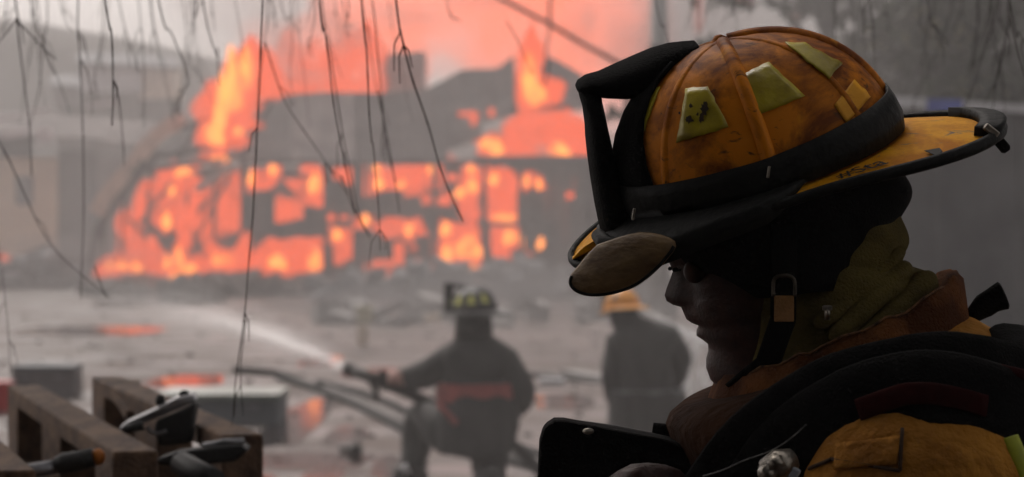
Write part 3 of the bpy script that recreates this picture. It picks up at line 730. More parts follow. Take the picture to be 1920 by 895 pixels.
for k in range(7):
    a = n1 + ax*(LEN*(.04 + .92*k/6)) + Vector((0, 0, -sh_ - .011))
    MB().bar(a - step*2.25, a + step*1.25, .10 + .02*((k*7) % 3), .02).build("deck_board", M_wood, pallet, bevel=.003)
# broken second runner: a raised block end with a slanting board
MB().prism([ray_down(198, 712, ZT+.005) + Vector((0, 0, .0)), ray_down(262, 712, ZT+.005), ray_down(280, 766, ZT-.03), ray_down(236, 772, ZT-.03)], (0, 0, -.018)).build("broken_board", M_wood, pallet, bevel=.002)
for i in range(1, 7):
    dz = Vector((0.02*(i % 2), 0.01*((i*5) % 3), -.156*i))
    r = pallet.copy(); COL.objects.link(r); r.location = pallet.location + dz
    r['label'] = ("second pallet from the top of the stack at lower left", "third pallet from the top of the stack at lower left", "fourth pallet from the top of the stack at lower left",
                  "third pallet from the ground in the stack at lower left", "second pallet from the ground in the stack at lower left", "bottom pallet of the stack standing on the ground")[i-1]
    for ch in list(pallet.children):
        if ch.name.startswith("broken"): continue
        c = ch.copy(); COL.objects.link(c); c.parent = r; c.matrix_parent_inverse = ch.matrix_parent_inverse
def T(px, py, Y): return at(px, py, Y)
# hand tool: long pale lever over a dark body with two knobs and a trigger
t1 = thing("clamp_tool", T(320, 830, 4.4), "black and grey lever tool with two knobs lying across the pallet runners", "hand tool")
MB().prism([T(221, 806, 4.35), T(236, 794, 4.35), T(284, 772, 4.36), T(330, 748, 4.37), T(360, 740, 4.38), T(369, 752, 4.38), T(340, 766, 4.37), T(290, 786, 4.36), T(250, 800, 4.35), T(226, 810, 4.35)], (0, .035, .004)).build("lever", M_steel, t1, bevel=.004)
MB().prism([T(290, 790, 4.37), T(340, 768, 4.37), T(368, 754, 4.37), T(364, 780, 4.37), T(358, 832, 4.37), T(300, 838, 4.37), T(288, 812, 4.37)], (0, .05, 0)).build("body", M_grip, t1, bevel=.006)
MB().blob(T(301, 752, 4.40), (.008, .008, .010), amp=.05).build("knob", M_grip, t1, smooth=True); MB().blob(T(346, 740, 4.40), (.009, .008, .007), amp=.05).build("knob", M_grip, t1, smooth=True)
tp = smooth_path([T(276, 802, 4.35), T(284, 810, 4.35), T(298, 813, 4.35), T(312, 808, 4.35)], 4)
MB().tube(tp, .0028, n=8).build("trigger", M_steel, t1, smooth=True)
MB().tube([T(268, 798, 4.34), T(232, 806, 4.34)], [.008, .006], n=8).build("lower_grip", M_grip, t1, smooth=True)
t2 = thing("pry_axe", T(400, 880, 4.1), "heavy black tool with a grey upper edge lying on the near end of the pallet", "hand tool")
MB().prism([T(291, 862, 4.1), T(330, 848, 4.1), T(400, 838, 4.1), T(452, 834, 4.1), T(466, 844, 4.1), T(440, 866, 4.1), T(350, 876, 4.1), T(296, 872, 4.1)], (0, .06, 0)).build("blade", M_grip, t2, bevel=.006)
MB().tube([T(380, 836, 4.12), T(420, 830, 4.12), T(458, 827, 4.12)], [.004, .006, .005], n=8).build("upper_edge", M_steel, t2, smooth=True)
MB().tube([T(340, 870, 4.05), T(372, 890, 4.0), T(400, 905, 3.96)], [.018, .02, .02], n=10).build("handle", M_grip, t2, smooth=True)
t3 = thing("hammer", T(90, 885, 3.9), "silver shafted hand tool with a black grip and orange tip at lower left", "hand tool")
MB().tube([T(-30, 900, 3.9), T(40, 888, 3.9), T(108, 874, 3.9)], [.011, .011, .010], n=12).build("shaft", M_steel, t3, smooth=True)
MB().tube([T(106, 874, 3.9), T(122, 869, 3.9), T(150, 864, 3.9), T(176, 857, 3.9)], [.012, .015, .014, .013], n=12).build("grip", M_grip, t3, smooth=True)
MB().blob(T(184, 857, 3.9), (.010, .010, .012), amp=0).build("tip", mat("orange_plastic", (.5, .16, .01), (.4, .12, .01), rough=.5), t3, smooth=True)
MB().blob(T(4, 893, 3.88), (.012, .012, .010), amp=.1).build("ferrule", M_beige, t3, smooth=True)

# ------------------------------------------------------------------ the big tree overhead: its shade lies over the firefighter
ov = thing("shade_tree", (3.6, -2.2, 0), "big dense tree overhead whose bare drooping twigs hang across the view", "tree")
MB().tube(smooth_path([(3.6, -2.2, -.1), (3.55, -2.1, 1.5), (3.3, -1.6, 3.0), (2.6, -.6, 4.2)], 5), [.34 - .012*i for i in range(16)], n=14).build("trunk", M_bark, ov, smooth=True)
rnd = random.Random(5); mb = MB()
for i in range(60):
    c = (rnd.uniform(-4.6, 6.5), rnd.uniform(-5.5, 8.0), rnd.uniform(3.3, 4.9))
    if c[0] > 1.3 and -4.2 < c[1] < 3.2: continue           # a gap towards the right lets some sky in
    leafquads(mb, c, (1.5, 1.5, .55), 420 if c[1] < 2 else 300, .20, rnd, flat=.6)
mb.build("crown", M_leaf, ov)
BR = {}
for i, (x0, x1, y, z) in enumerate(((-2.4, 3.2, 3.7, 2.62), (-2.6, 3.2, 4.6, 2.72), (-2.8, 3.0, 5.6, 2.82), (-2.9, 3.2, 6.6, 2.90))):
    pts = smooth_path([(2.6, -.4, 4.0), (x1*.8, y*.6, 3.4), (x1, y, z+.35), (x1*.4, y, z+.1), (0, y, z), (x0*.5, y, z+.02), (x0, y, z-.06)], 5)
    BR[y] = MB().tube(pts, [.07 - .0019*k for k in range(len(pts))], n=8).build("branch", M_bark, ov, smooth=True)
TW = [ # depth, radius mm, path in photo pixels
 (3.7, 1.75, [(492, 0), (487, 150), (478, 330), (470, 470), (455, 610), (442, 720), (438, 785)]), (3.7, 1.1, [(460, 600), (452, 690), (456, 780)]),
 (3.7, 2.1, [(196, -5), (207, 60), (212, 150), (210, 235)]), (4.6, 1.6, [(212, 150), (224, 200), (232, 310)]),
 (4.6, 1.9, [(147, -5), (150, 95), (154, 200), (156, 400), (152, 560)]), (4.6, 2.2, [(29, -5), (33, 40), (44, 150), (56, 240), (60, 330)]), (4.6, 1.7, [(33, 34), (14, 60), (-6, 84)]), (4.6, 1.6, [(33, 36), (60, 68), (104, 112)]),
 (3.7, 1.7, [(598, -5), (610, 60), (622, 170), (645, 300), (665, 400)]), (4.6, 1.8, [(604, 10), (616, 80), (634, 200), (652, 300), (672, 400), (694, 446)]),
 (3.7, 2.1, [(678, -5), (686, 110), (692, 200), (698, 268)]), (4.6, 1.8, [(698, 0), (706, 80), (716, 190), (722, 260), (742, 340)]), (4.6, 1.5, [(708, 170), (730, 280), (748, 400)]),
 (3.7, 2.3, [(742, -5), (750, 60), (770, 140), (800, 230), (830, 330), (868, 416)]), (4.6, 2.2, [(380, -5), (392, 60), (408, 112)]), (5.6, 2.0, [(408, 90), (412, 160)]),
 (4.6, 2.3, [(296, -5), (322, 62), (346, 120), (354, 158)]), (5.6, 1.9, [(283, -5), (300, 90)]), (5.6, 1.8, [(222, -5), (250, 100), (262, 140)]), (5.6, 1.6, [(260, -5), (268, 100), (270, 240)]), (5.6, 1.8, [(352, 158), (335, 190), (330, 215)]),
 (5.6, 1.7, [(112, -5), (138, 60)]), (5.6, 1.7, [(525, -5), (545, 34), (562, 66)]), (4.6, 1.5, [(497, 80), (512, 130), (540, 200), (600, 290), (652, 366)]), (5.6, 1.6, [(640, -5), (665, 50)]), (5.6, 1.7, [(836, -5), (846, 20)]),
 (4.6, 1.4, [(1228, -5), (1246, 50), (1258, 98)]), (5.6, 1.5, [(1596, -5), (1600, 92)]), (4.6, 1.5, [(1630, -5), (1636, 60), (1641, 160)]), (5.6, 1.4, [(1310, -5), (1312, 66)]), (5.6, 1.4, [(1378, -5), (1383, 90)]),
 (4.6, 1.6, [(1738, -5), (1752, 50), (1768, 90), (1770, 120)]), (4.6, 1.3, [(1752, 46), (1778, 84)]), (4.6, 1.4, [(1872, -5), (1850, 80), (1822, 170), (1798, 214)]), (4.6, 2.0, [(1894, -5), (1888, 60), (1868, 150), (1860, 214)]),
 (3.7, 1.4, [(1892, 22), (1904, 80), (1926, 160)]), (4.6, 1.3, [(1888, 60), (1872, 140), (1850, 190)]), (5.6, 1.4, [(1858, -5), (1840, 70), (1810, 150)]), (3.7, 1.3, [(1895, 10), (1912, 60), (1930, 90)]),
 (4.6, 1.5, [(-10, 250), (18, 300), (40, 350), (72, 420), (110, 476), (160, 520), (208, 560)]), (4.6, 1.2, [(-12, 380), (4, 500), (14, 600), (22, 700)]), (4.6, 1.5, [(178, 500), (200, 560)]), (5.6, 1.4, [(950, 40), (972, 80), (990, 120), (1000, 140)]),
 (3.7, 1.0, [(700, 268), (712, 400), (714, 470)]), (5.6, 1.3, [(440, -5), (455, 80), (462, 120)]), (5.6, 1.4, [(70, -5), (84, 90)]), (5.6, 1.3, [(0, 60), (20, 30), (33, 0)]), (4.6, 1.2, [(640, 330), (668, 404), (694, 446)])]
xr_ = random.Random(77)
for i in range(44):
    px = xr_.uniform(0, 740) if i < 26 else (xr_.uniform(1560, 1925) if i < 40 else xr_.uniform(1225, 1420)); L0 = xr_.uniform(40, 250)*(1 if i < 40 else .3); sl = xr_.uniform(-.15, .3) if i < 26 else xr_.uniform(-.35, .15)
    TW.append((6.6 if i % 3 else 5.6, xr_.uniform(1.2, 2.0), [(px, -5), (px + sl*L0*.35, L0*.35), (px + sl*L0*.8 + xr_.uniform(-8, 8), L0*.7), (px + sl*L0*1.2, L0)]))
trnd = random.Random(9); LONG = {}
for (Y, r, path) in TW:
    pts = [at(px, py, Y + .05*math.sin(px*.3)) for px, py in path]
    if path[0][1] <= 12:
        zb = {3.7: 2.62, 4.6: 2.72, 5.6: 2.82, 6.6: 2.90}[Y]
        p0 = pts[0]; sl_ = max(-.25, min(.25, (pts[1].x-p0.x)/(p0.z-pts[1].z)))*.7; pts = [Vector((p0.x - sl_*(zb-p0.z), p0.y, zb - .02)), Vector((p0.x - sl_*.5*(zb-p0.z), p0.y, (p0.z+zb)/2))] + pts
    sp = smooth_path(pts, 6)
    for i, p in enumerate(sp): p += Vector((1, 0, .2))*.002*noise.noise(p*9)
    n_ = len(sp); mb = MB().tube(sp, [r*.00060*(1.25 - .7*i/n_)*(1 + .25*(i % 5 == 0)) for i in range(n_)], n=6)
    for q in range(trnd.choice((0, 1, 1, 2, 3)) if n_ > 10 else 0):      # short side shoots
        i0 = trnd.randrange(n_//3, n_-2); a = sp[i0]; d = (sp[i0+1]-sp[i0]).normalized(); sd_ = trnd.choice((-1, 1))
        L0 = trnd.uniform(.012, .035); e1 = a + d*L0*.6 + Vector((sd_*L0*.35, 0, 0)); e2 = a + d*L0*1.5 + Vector((sd_*L0*.5, 0, -.01))
        mb.tube([a, e1, e2], [r*.0006, r*.00045, r*.0003], n=5)
    mb.build("twig", M_twig, BR[Y], smooth=True)
# unseen leaf screen, added behind the camera to block light
hd = thing("light_blocker_hedge", (0, -6.5, 0), "dense leaf screen added behind the viewpoint to block light", "light_blocker_hedge")
mb = MB(); leafquads(mb, (0, -6.8, 1.8), (11, .9, 3.4), 26000, .17, random.Random(3)); mb.build("foliage", M_leaf, hd)
for k in range(9): MB().tube([(-8+2*k, -6.9, -.05), (-8.1+2*k, -6.8, 1.5), (-7.9+2*k, -6.9, 3)], [.07, .05, .02], n=6).build("stem", M_bark, hd, smooth=True)

# ================================================================== THE TWO FIREFIGHTERS FURTHER BACK
M_turn = mat("black_turnout", (0.028, 0.029, 0.028), (0.016, 0.016, 0.016), rough=0.9, scale=9, bump=0.5, bscale=40)
M_band = mat("red_trim_band", (0.34, 0.07, 0.06), (0.22, 0.05, 0.045), rough=0.6, scale=20)
M_cuff = mat("pale_trim_band", (0.42, 0.24, 0.2), (0.3, 0.18, 0.16), rough=0.6, scale=20)
M_glove = mat("dark_glove", (0.03, 0.028, 0.026), (0.02, 0.018, 0.017), rough=0.8, scale=20)
M_blackhelm = mat("black_helmet", (0.035, 0.035, 0.034), (0.06, 0.06, 0.058), rough=0.5, scale=9)
M_tape = mat("lime_tape", (0.5, 0.5, 0.1), (0.4, 0.4, 0.08), rough=0.4)
M_gold = mat("yellow_helmet", (0.75, 0.33, 0.03), (0.6, 0.24, 0.02), rough=0.4, scale=8)
def skinned(name, joints, links, m):
    me = bpy.data.meshes.new(name); me.from_pydata([tuple(j[0]) for j in joints], links, [])
    o = bpy.data.objects.new(name, me); COL.objects.link(o)
    md = o.modifiers.new("skin", 'SKIN'); md.use_smooth_shade = True
    for i, j in enumerate(joints):
        s = me.skin_vertices[0].data[i]; r = j[1]; s.radius = r if isinstance(r, tuple) else (r, r); s.use_root = (i == 0)
    subsurf(o, 2); me.materials.append(m)
    dg = bpy.context.evaluated_depsgraph_get(); ev = o.evaluated_get(dg)
    nm = bpy.data.meshes.new_from_object(ev); o.modifiers.clear(); o.data = nm; nm.name = name
    for v in nm.vertices: v.co += v.normal*.010*noise.noise(v.co*9)
    return o
def ring_strip(c, rx, ry, z0, z1, n=40, tilt=0.0, wav=.01):
    rings = []
    for z in (z0, (z0+z1)/2, z1):
        rings.append([Vector((c.x + rx*math.cos(2*math.pi*k/n), c.y + ry*math.sin(2*math.pi*k/n), z + tilt*math.cos(2*math.pi*k/n) + wav*noise.noise(Vector((k*.4, z, 1))))) for k in range(n)])
    return rings
def simple_helmet(parent, c, yaw, r, m, tapes, pitch=0.0, tapem=None, shield=True):
    """fire helmet: ribbed crown, brim long at the rear, front shield, tape panels"""
    rot = Matrix.Rotation(yaw, 3, 'Z') @ Matrix.Rotation(pitch, 3, 'Y')
    def W(x, y, z): return c + rot @ Vector((x*r, y*r, z*r))
    sh = MB().grid([[W(1.05*math.cos(2*math.pi*k/32)*math.cos(R(e))**.9, .86*math.sin(2*math.pi*k/32)*math.cos(R(e))**.9, math.sin(R(e))) for k in range(32)] for e in (0, 12, 25, 38, 52, 66, 78, 88)]).build("helmet", m, parent, smooth=True)
    br = []
    for s in (0, .5, 1):
        rg = []
        for k in range(48):
            a = 2*math.pi*k/48; ext = .22 + .28*max(0, math.cos(a))**3 + .52*max(0, -math.cos(a))**2; dr = .10 + .18*max(0, -math.cos(a))**2
            rg.append(W((1.05 + ext*s)*math.cos(a), (.86 + ext*s)*math.sin(a), -dr*s))
        br.append(rg)
    b = MB().grid(br, cap=False).build("brim", m, sh, smooth=True); s_ = b.modifiers.new("thick", 'SOLIDIFY'); s_.thickness = .008
    for k in range(8):
        a = math.pi*k/4
        MB().tube([W(1.06*math.cos(a)*math.cos(R(e))**.9, .87*math.sin(a)*math.cos(R(e))**.9, 1.01*math.sin(R(e))) for e in range(4, 90, 12)], r*.05, n=6).build("comb", m, sh, smooth=True)
    if shield:
        MB().grid([[W(1.28 - .06*abs(y)*3 - z*.10, y, z) for y in (-.42, -.2, 0, .2, .42)] for z in (.0, .4, .8, 1.1, 1.25)], closed=False).build("front_shield", M_blackhelm if m is not M_blackhelm else M_turn, sh, smooth=True)
        MB().bar(W(.3, 0, 1.02), W(1.22, 0, 1.2), .03, .02).build("shield_holder", M_turn, sh)
    for (a, e) in tapes:
        g_ = []
        for de in (-12, 0, 12):
            g_.append([W(1.09*math.cos(R(a+da*(1-de*.02)))*math.cos(R(e+de))**.9, .90*math.sin(R(a+da*(1-de*.02)))*math.cos(R(e+de))**.9, 1.03*math.sin(R(e+de))) for da in (-8, 0, 8)])
        MB().grid(g_, closed=False).build("reflective_panel", tapem or M_tape, sh, smooth=True)
    return sh

K = 16.2
def kp(px, py, d=0.0): return at(px, py, K + d)
J = [(kp(893, 815), (.20, .17)), (kp(893, 765), (.205, .165)), (kp(894, 712, .02), (.225, .17)), (kp(890, 668, .03), (.18, .14)), (kp(888, 632, .05), .085), (kp(886, 600, .06), .10), (kp(886, 566, .06), .105),
     (kp(838, 680, .03), .105), (kp(792, 708, -.04), .088), (kp(757, 711, .06), .066), (kp(738, 708, .12), .05),                      # near arm to the nozzle
     (kp(948, 686, .03), .112), (kp(985, 740, -.02), .098), (kp(950, 775, .28), .07), (kp(905, 760, .38), .05),
     (kp(842, 818, .08), .135), (kp(790, 772, .42), .118), (kp(778, 845, .38), .09), (kp(770, 898, .30), .075), (kp(752, 908, .42), .06),
     (kp(922, 822, .02), .14), (kp(915, 893, .28), .105), (kp(922, 900, -.12), .085), (kp(930, 902, -.32), .07)]
LK = [(0, 1), (1, 2), (2, 3), (3, 4), (4, 5), (5, 6), (3, 7), (7, 8), (8, 9), (9, 10), (3, 11), (11, 12), (12, 13), (13, 14), (0, 15), (15, 16), (16, 17), (17, 18), (18, 19), (0, 20), (20, 21), (21, 22), (22, 23)]
def fingers(J, LK, root, base, dirs, r=.016):
    for d in dirs:
        a = len(J); J.append((base + Vector(d)*.5, r*1.1)); J.append((base + Vector(d), r)); J.append((base + Vector(d) + Vector((d[0]*.2, .02, -.035)), r*.8))
        LK += [(root, a), (a, a+1), (a+1, a+2)]
fingers(J, LK, 10, kp(738, 708, .12), [(-.07, .02, .035), (-.075, .03, .008), (-.07, .03, -.02), (-.055, .03, -.045), (-.03, -.04, .05)])
kneel = skinned("person", J, LK, M_turn)
tag(kneel, "firefighter in black gear kneeling with his back turned, aiming a nozzle at the fire", "person")
base_at(kneel, (at(880, 913, K).x, K, 0)); bpy.context.view_layer.update()
# coat skirt and trim
rings = []
for (py, xl, xr, dz) in ((742, 826, 968, .20), (770, 822, 972, .21), (800, 818, 974, .215), (832, 820, 966, .21), (846, 822, 962, .205)):
    c = kp((xl+xr)/2, py, .02); hw = (xr-xl)/2/FPX*K
    rings.append([c + Vector((hw*math.cos(2*math.pi*k/36)*(1+.03*math.sin(k*1.9)), dz*math.sin(2*math.pi*k/36)*(1+.03*math.sin(k*1.9)), .01*math.sin(k*1.3))) for k in range(36)])
MB().grid(rings, cap=False).build("coat_skirt", M_turn, kneel, smooth=True)
c = kp(894, 735, .02); z = c.z
MB().grid(ring_strip(c, .232, .185, z-.052, z+.052), cap=False).build("trim_band", M_band, kneel, smooth=True)
for (a, b) in ((822, 755), (850, 790)): pass
MB().tube(smooth_path([kp(820, 757, -.20), kp(838, 775, -.21), kp(856, 795, -.205)], 4), [.018]*9, n=8, flat=.4).build("trim_band", M_band, kneel, smooth=True)
MB().tube([kp(752, 698, .05), kp(748, 722, .05)], [.072, .070], n=14).build("cuff", M_cuff, kneel, smooth=True)
MB().tube([kp(771, 878, .28), kp(768, 905, .28)], [.10, .105], n=14).build("boot_top", M_glove, kneel, smooth=True)
MB().tube([kp(757, 884, .12), kp(766, 880, .12)], [.035, .035], n=10).build("boot_trim", M_white, kneel, smooth=True)
simple_helmet(kneel, kp(888, 584, .06), R(180-28), .138, M_blackhelm, ((40, 30), (75, 28), (110, 28), (145, 30), (-40, 30)), pitch=R(4))
MB().tube([kp(888, 588, .06), kp(888, 636, .05)], [.10, .112], n=18).build("neck_flap", M_turn, kneel, smooth=True)
# nozzle, its hose and the jet
nz = thing("hose_nozzle", kp(700, 712, .15), "dark hose nozzle with a pistol grip held out to the left by the kneeling firefighter", "nozzle")
MB().tube([kp(648, 691, .35), kp(655, 693, .33), kp(662, 696, .3)], [.035, .042, .036], n=14).build("tip", M_glove, nz, smooth=True)
MB().tube([kp(660, 695, .3), kp(690, 706, .22), kp(715, 716, .16)], [.030, .034, .034], n=14).build("barrel", M_glove, nz, smooth=True)
MB().tube([kp(694, 710, .2), kp(704, 730, .2), kp(709, 750, .2)], [.022, .02, .018], n=10).build("pistol_grip", M_glove, nz, smooth=True)
hs_ = MB().tube(smooth_path([kp(715, 716, .16), kp(760, 735, .3), kp(830, 765, .45), kp(905, 790, .5), kp(980, 850, .5), kp(1040, 905, .6), kp(1120, 912, .8)], 6), .035, n=10).build("attack_hose", M_hose, smooth=True)
tag(hs_, "charged black hose running from the nozzle under the kneeling firefighter's arm", "hose")
jet = MB(); n_ = 22; rings = []; al = []
a, b = kp(650, 692, .35), at(120, 585, 46)
for lay, (kr, ka) in enumerate(((1.7, .16), (1.0, .36), (.6, .5), (.3, .7))):      # loose outer spray, denser core
    base = len(jet.v)
    for i in range(n_+1):
        t = i/n_; p = a.lerp(b, t**1.25); p.z += .21*math.sin(math.pi*t)
        r = (.032 + .48*t)*kr
        for k in range(16):
            w_ = 2*math.pi*k/16; q = 1 + .3*noise.noise(Vector((k*.9, i*.6, 2 + lay*9)))
            jet.v.append(tuple(p + Vector((.98*r*math.cos(w_)*q, .21*r*math.cos(w_)*q, r*.75*math.sin(w_)*q)))); al.append(ka*(1-t)**1.2)
        if i:
            for k in range(16):
                k2 = (k+1) % 16; o_ = base + (i-1)*16
                jet.f.append((o_+k, o_+k2, o_+16+k2, o_+16+k))
jet.att['alpha'] = al
M_jet = veil_mat("water_jet_spray", (.88, .86, .85), .32, scale=2.2, stretch=(.5, .2, 2.5), rims=False)
jo = jet.build("water_jet", M_jet, smooth=True); tag(jo, "white jet of water shooting left from the nozzle towards the burning house", "water jet")

# second firefighter, bent low, turned away
Q = 17.0
def qp(px, py, d=0.0): return at(px, py, Q + d)
J = [(qp(1222, 800), (.21, .18)), (qp(1215, 745), (.20, .18)), (qp(1208, 690, .02), (.215, .18)), (qp(1200, 640, .03), (.17, .14)), (qp(1180, 610, .05), .10), (qp(1166, 588, .06), .09), (qp(1164, 562, .06), .10),
     (qp(1158, 650, .02), .10), (qp(1152, 710, -.02), .088), (qp(1158, 760, .2), .07), (qp(1168, 780, .26), .05),
     (qp(1252, 640, .04), .115), (qp(1274, 668, .06), .10), (qp(1262, 715, .3), .07), (qp(1235, 735, .38), .05),
     (qp(1180, 815, .04), .13), (qp(1172, 862, .3), .11), (qp(1176, 880, -.05), .09), (qp(1178, 884, -.3), .07), (qp(1262, 812, .04), .13), (qp(1268, 850, .34), .11), (qp(1262, 876, .1), .085), (qp(1262, 880, .25), .06)]
LK = [(0, 1), (1, 2), (2, 3), (3, 4), (4, 5), (5, 6), (3, 7), (7, 8), (8, 9), (9, 10), (3, 11), (11, 12), (12, 13), (13, 14), (0, 15), (15, 16), (16, 17), (17, 18), (0, 19), (19, 20), (20, 21), (21, 22)]
fingers(J, LK, 14, qp(1235, 735, .38), [(.02, .05, .045), (.045, .06, .01), (.05, .05, -.02), (.03, .05, -.05), (-.03, .03, .04)])
second = skinned("person", J, LK, M_turn)
tag(second, "firefighter in a bright yellow helmet crouching in smoke beyond the close firefighter's brim", "person")
base_at(second, (at(1215, 889, Q).x, Q, 0)); bpy.context.view_layer.update()
rings = []
for (py, xl, xr, dz) in ((735, 1144, 1284, .2), (775, 1140, 1290, .21), (815, 1138, 1292, .21), (840, 1142, 1288, .2)):
    c = qp((xl+xr)/2, py, .02); hw = (xr-xl)/2/FPX*Q
    rings.append([c + Vector((hw*math.cos(2*math.pi*k/36)*(1+.03*math.sin(k*1.9)), dz*math.sin(2*math.pi*k/36), .01*math.sin(k*1.3))) for k in range(36)])
MB().grid(rings, cap=False).build("coat_skirt", M_turn, second, smooth=True)
c = qp(1214, 735, .02); MB().grid(ring_strip(c, .222, .196, c.z-.022, c.z+.022), cap=False).build("trim_band", M_grey, second, smooth=True)
simple_helmet(second, qp(1166, 577, .06), R(180-50), .112, M_gold, ((60, 34), (110, 34), (10, 34)), pitch=R(10), tapem=M_grey, shield=True)
# curtain of water falling beside him
rnd = random.Random(4); mb = MB()
for i in range(150):
    u = rnd.random(); px = 1224 + 118*u; top = 598 + 46*u + rnd.uniform(-6, 10); d = rnd.uniform(-.25, .25)
    if rnd.random() < .38:
        L0 = rnd.uniform(14, 34); pts = [qp(px, top, .6+d), qp(px+L0*.5, top+L0*.2, .6+d), qp(px+L0, top+L0*.42, .6+d)]
    else:
        px = 1272 + 66*rnd.random(); top = 620 + rnd.uniform(0, 120); L0 = rnd.uniform(18, 60); dx = rnd.uniform(-12, 4)
        pts = [qp(px, top, .6+d), qp(px+dx*.4, top+L0*.5, .6+d), qp(px+dx, top+L0, .6+d)]
    s0 = len(mb.v); mb.tube(pts, [.004, rnd.uniform(.008, .018), .004], n=6); mb.att.setdefault('alpha', []).extend([rnd.uniform(.4, 1)]*(len(mb.v)-s0))
sp = mb.build("water_spray", veil_mat("falling_water", (.88, .88, .88), .75, scale=9), smooth=True); sp['kind'] = "stuff"

# ================================================================== THE FIREFIGHTER IN FRONT
Y0 = FOCUS; PX = Y0 / FPX                                  # metres per photo pixel at his distance
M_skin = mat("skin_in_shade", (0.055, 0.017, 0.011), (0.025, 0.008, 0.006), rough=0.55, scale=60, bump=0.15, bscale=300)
M_blackcloth = mat("black_cloth", (0.005, 0.0048, 0.0048), (0.003, 0.003, 0.003), rough=0.9, scale=40, bump=0.4, bscale=400, spec=0.06)
M_rubber = mat("black_rubber", (0.006, 0.0065, 0.006), (0.012, 0.0125, 0.0115), rough=0.6, scale=14, bump=0.2, bscale=120, spec=0.15)
M_coat = mat("tan_turnout_cloth", (0.44, 0.20, 0.03), (0.22, 0.09, 0.014), rough=0.9, scale=9, bump=0.9, bscale=60, spec=0.1)
M_collar = mat("brown_collar_cloth", (0.16, 0.06, 0.018), (0.06, 0.02, 0.007), rough=0.95, scale=14, bump=0.6, bscale=350, spec=0.1, contrast=(.4, .6))
M_hood = mat("olive_hood_knit", (0.13, 0.10, 0.03), (0.06, 0.045, 0.018), rough=1.0, scale=16, bump=0.5, bscale=420, spec=0.05)
M_red = mat("dark_red_trim", (0.030, 0.002, 0.002), (0.012, 0.001, 0.001), spec=0.08, rough=0.9, scale=20, bump=0.2)
M_lime = mat("yellow_trim", (0.45, 0.50, 0.03), (0.3, 0.33, 0.03), rough=0.5, scale=40)
M_brass = mat("worn_metal", (0.42, 0.38, 0.32), (0.10, 0.09, 0.075), rough=0.32, scale=40, metal=0.9, bump=0.2)
M_web = mat("amber_webbing", (0.30, 0.15, 0.05), (0.2, 0.1, 0.03), rough=0.8, scale=60, bump=0.4, bscale=300)

def scuffed(name, base, dark, clean, scar, rough=0.38):
    """helmet paint: soot staining, bright worn paint, grey scrapes"""
    m, t, b = nodes_of(name)
    tc = t.nodes.new("ShaderNodeTexCoord")
    def noi(sc, det=8, st=None, dist=0.0):
        n = t.nodes.new("ShaderNodeTexNoise"); n.inputs["Scale"].default_value = sc; n.inputs["Detail"].default_value = det
        n.inputs["Roughness"].default_value = .65; n.inputs["Distortion"].default_value = dist
        if st:
            mp = t.nodes.new("ShaderNodeMapping"); mp.inputs["Scale"].default_value = st
            t.links.new(tc.outputs["Object"], mp.inputs[0]); t.links.new(mp.outputs[0], n.inputs[0])
        else: t.links.new(tc.outputs["Object"], n.inputs[0])
        return n
    def ramp(src, p0, p1, c0, c1):
        r = t.nodes.new("ShaderNodeValToRGB"); e = r.color_ramp.elements
        e[0].position = p0; e[1].position = p1; e[0].color = (*c0, 1); e[1].color = (*c1, 1)
        t.links.new(src, r.inputs[0]); return r
    n1 = noi(16, dist=.6); r1 = ramp(n1.outputs["Fac"], .42, .60, base, dark)
    n2 = noi(38, st=(1, 1, .35)); f2 = ramp(n2.outputs["Fac"], .60, .72, (0, 0, 0), (1, 1, 1))
    mx = t.nodes.new("ShaderNodeMix"); mx.data_type = 'RGBA'
    t.links.new(f2.outputs[0], mx.inputs[0]); t.links.new(r1.outputs[0], mx.inputs[6]); mx.inputs[7].default_value = (*clean, 1)
    n3 = noi(70, st=(.35, 1, 1), dist=1.2); f3 = ramp(n3.outputs["Fac"], .60, .68, (0, 0, 0), (1, 1, 1))
    mx2 = t.nodes.new("ShaderNodeMix"); mx2.data_type = 'RGBA'
    t.links.new(f3.outputs[0], mx2.inputs[0]); t.links.new(mx.outputs[2], mx2.inputs[6]); mx2.inputs[7].default_value = (*scar, 1)
    t.links.new(mx2.outputs[2], b.inputs["Base Color"])
    mr = t.nodes.new("ShaderNodeMapRange"); mr.inputs[3].default_value = rough - .1; mr.inputs[4].default_value = rough + .22
    t.links.new(n1.outputs["Fac"], mr.inputs[0]); t.links.new(mr.outputs[0], b.inputs["Roughness"])
    b.inputs["Specular IOR Level"].default_value = .16
    bp = t.nodes.new("ShaderNodeBump"); bp.inputs["Strength"].default_value = .25; bp.inputs["Distance"].default_value = .002
    n4 = noi(120); t.links.new(n4.outputs["Fac"], bp.inputs["Height"]); t.links.new(bp.outputs[0], b.inputs["Normal"])
    return m
M_shell = scuffed("amber_helmet_paint", (.66, .21, .002), (.17, .042, .001), (.74, .31, .004), (.10, .035, .006), rough=.5)
M_brim = scuffed("amber_brim_paint", (.80, .36, .004), (.52, .18, .002), (.85, .44, .01), (.17, .13, .10), rough=.62)
M_clean = scuffed("clean_helmet_paint", (.80, .38, .03), (.72, .32, .02), (.85, .42, .04), (.6, .25, .02))
M_patch = mat("yellow_reflective_tape", (0.46, 0.37, 0.010), (0.20, 0.14, 0.007), rough=0.36, scale=22, bump=0.35, bscale=30, spec=0.5, contrast=(.4, .7))
M_soot = mat("burnt_spot", (0.02, 0.012, 0.008), (0.04, 0.02, 0.01), rough=0.9, scale=80)
M_ink = mat("black_ink", (0.015, 0.012, 0.008), rough=0.7)

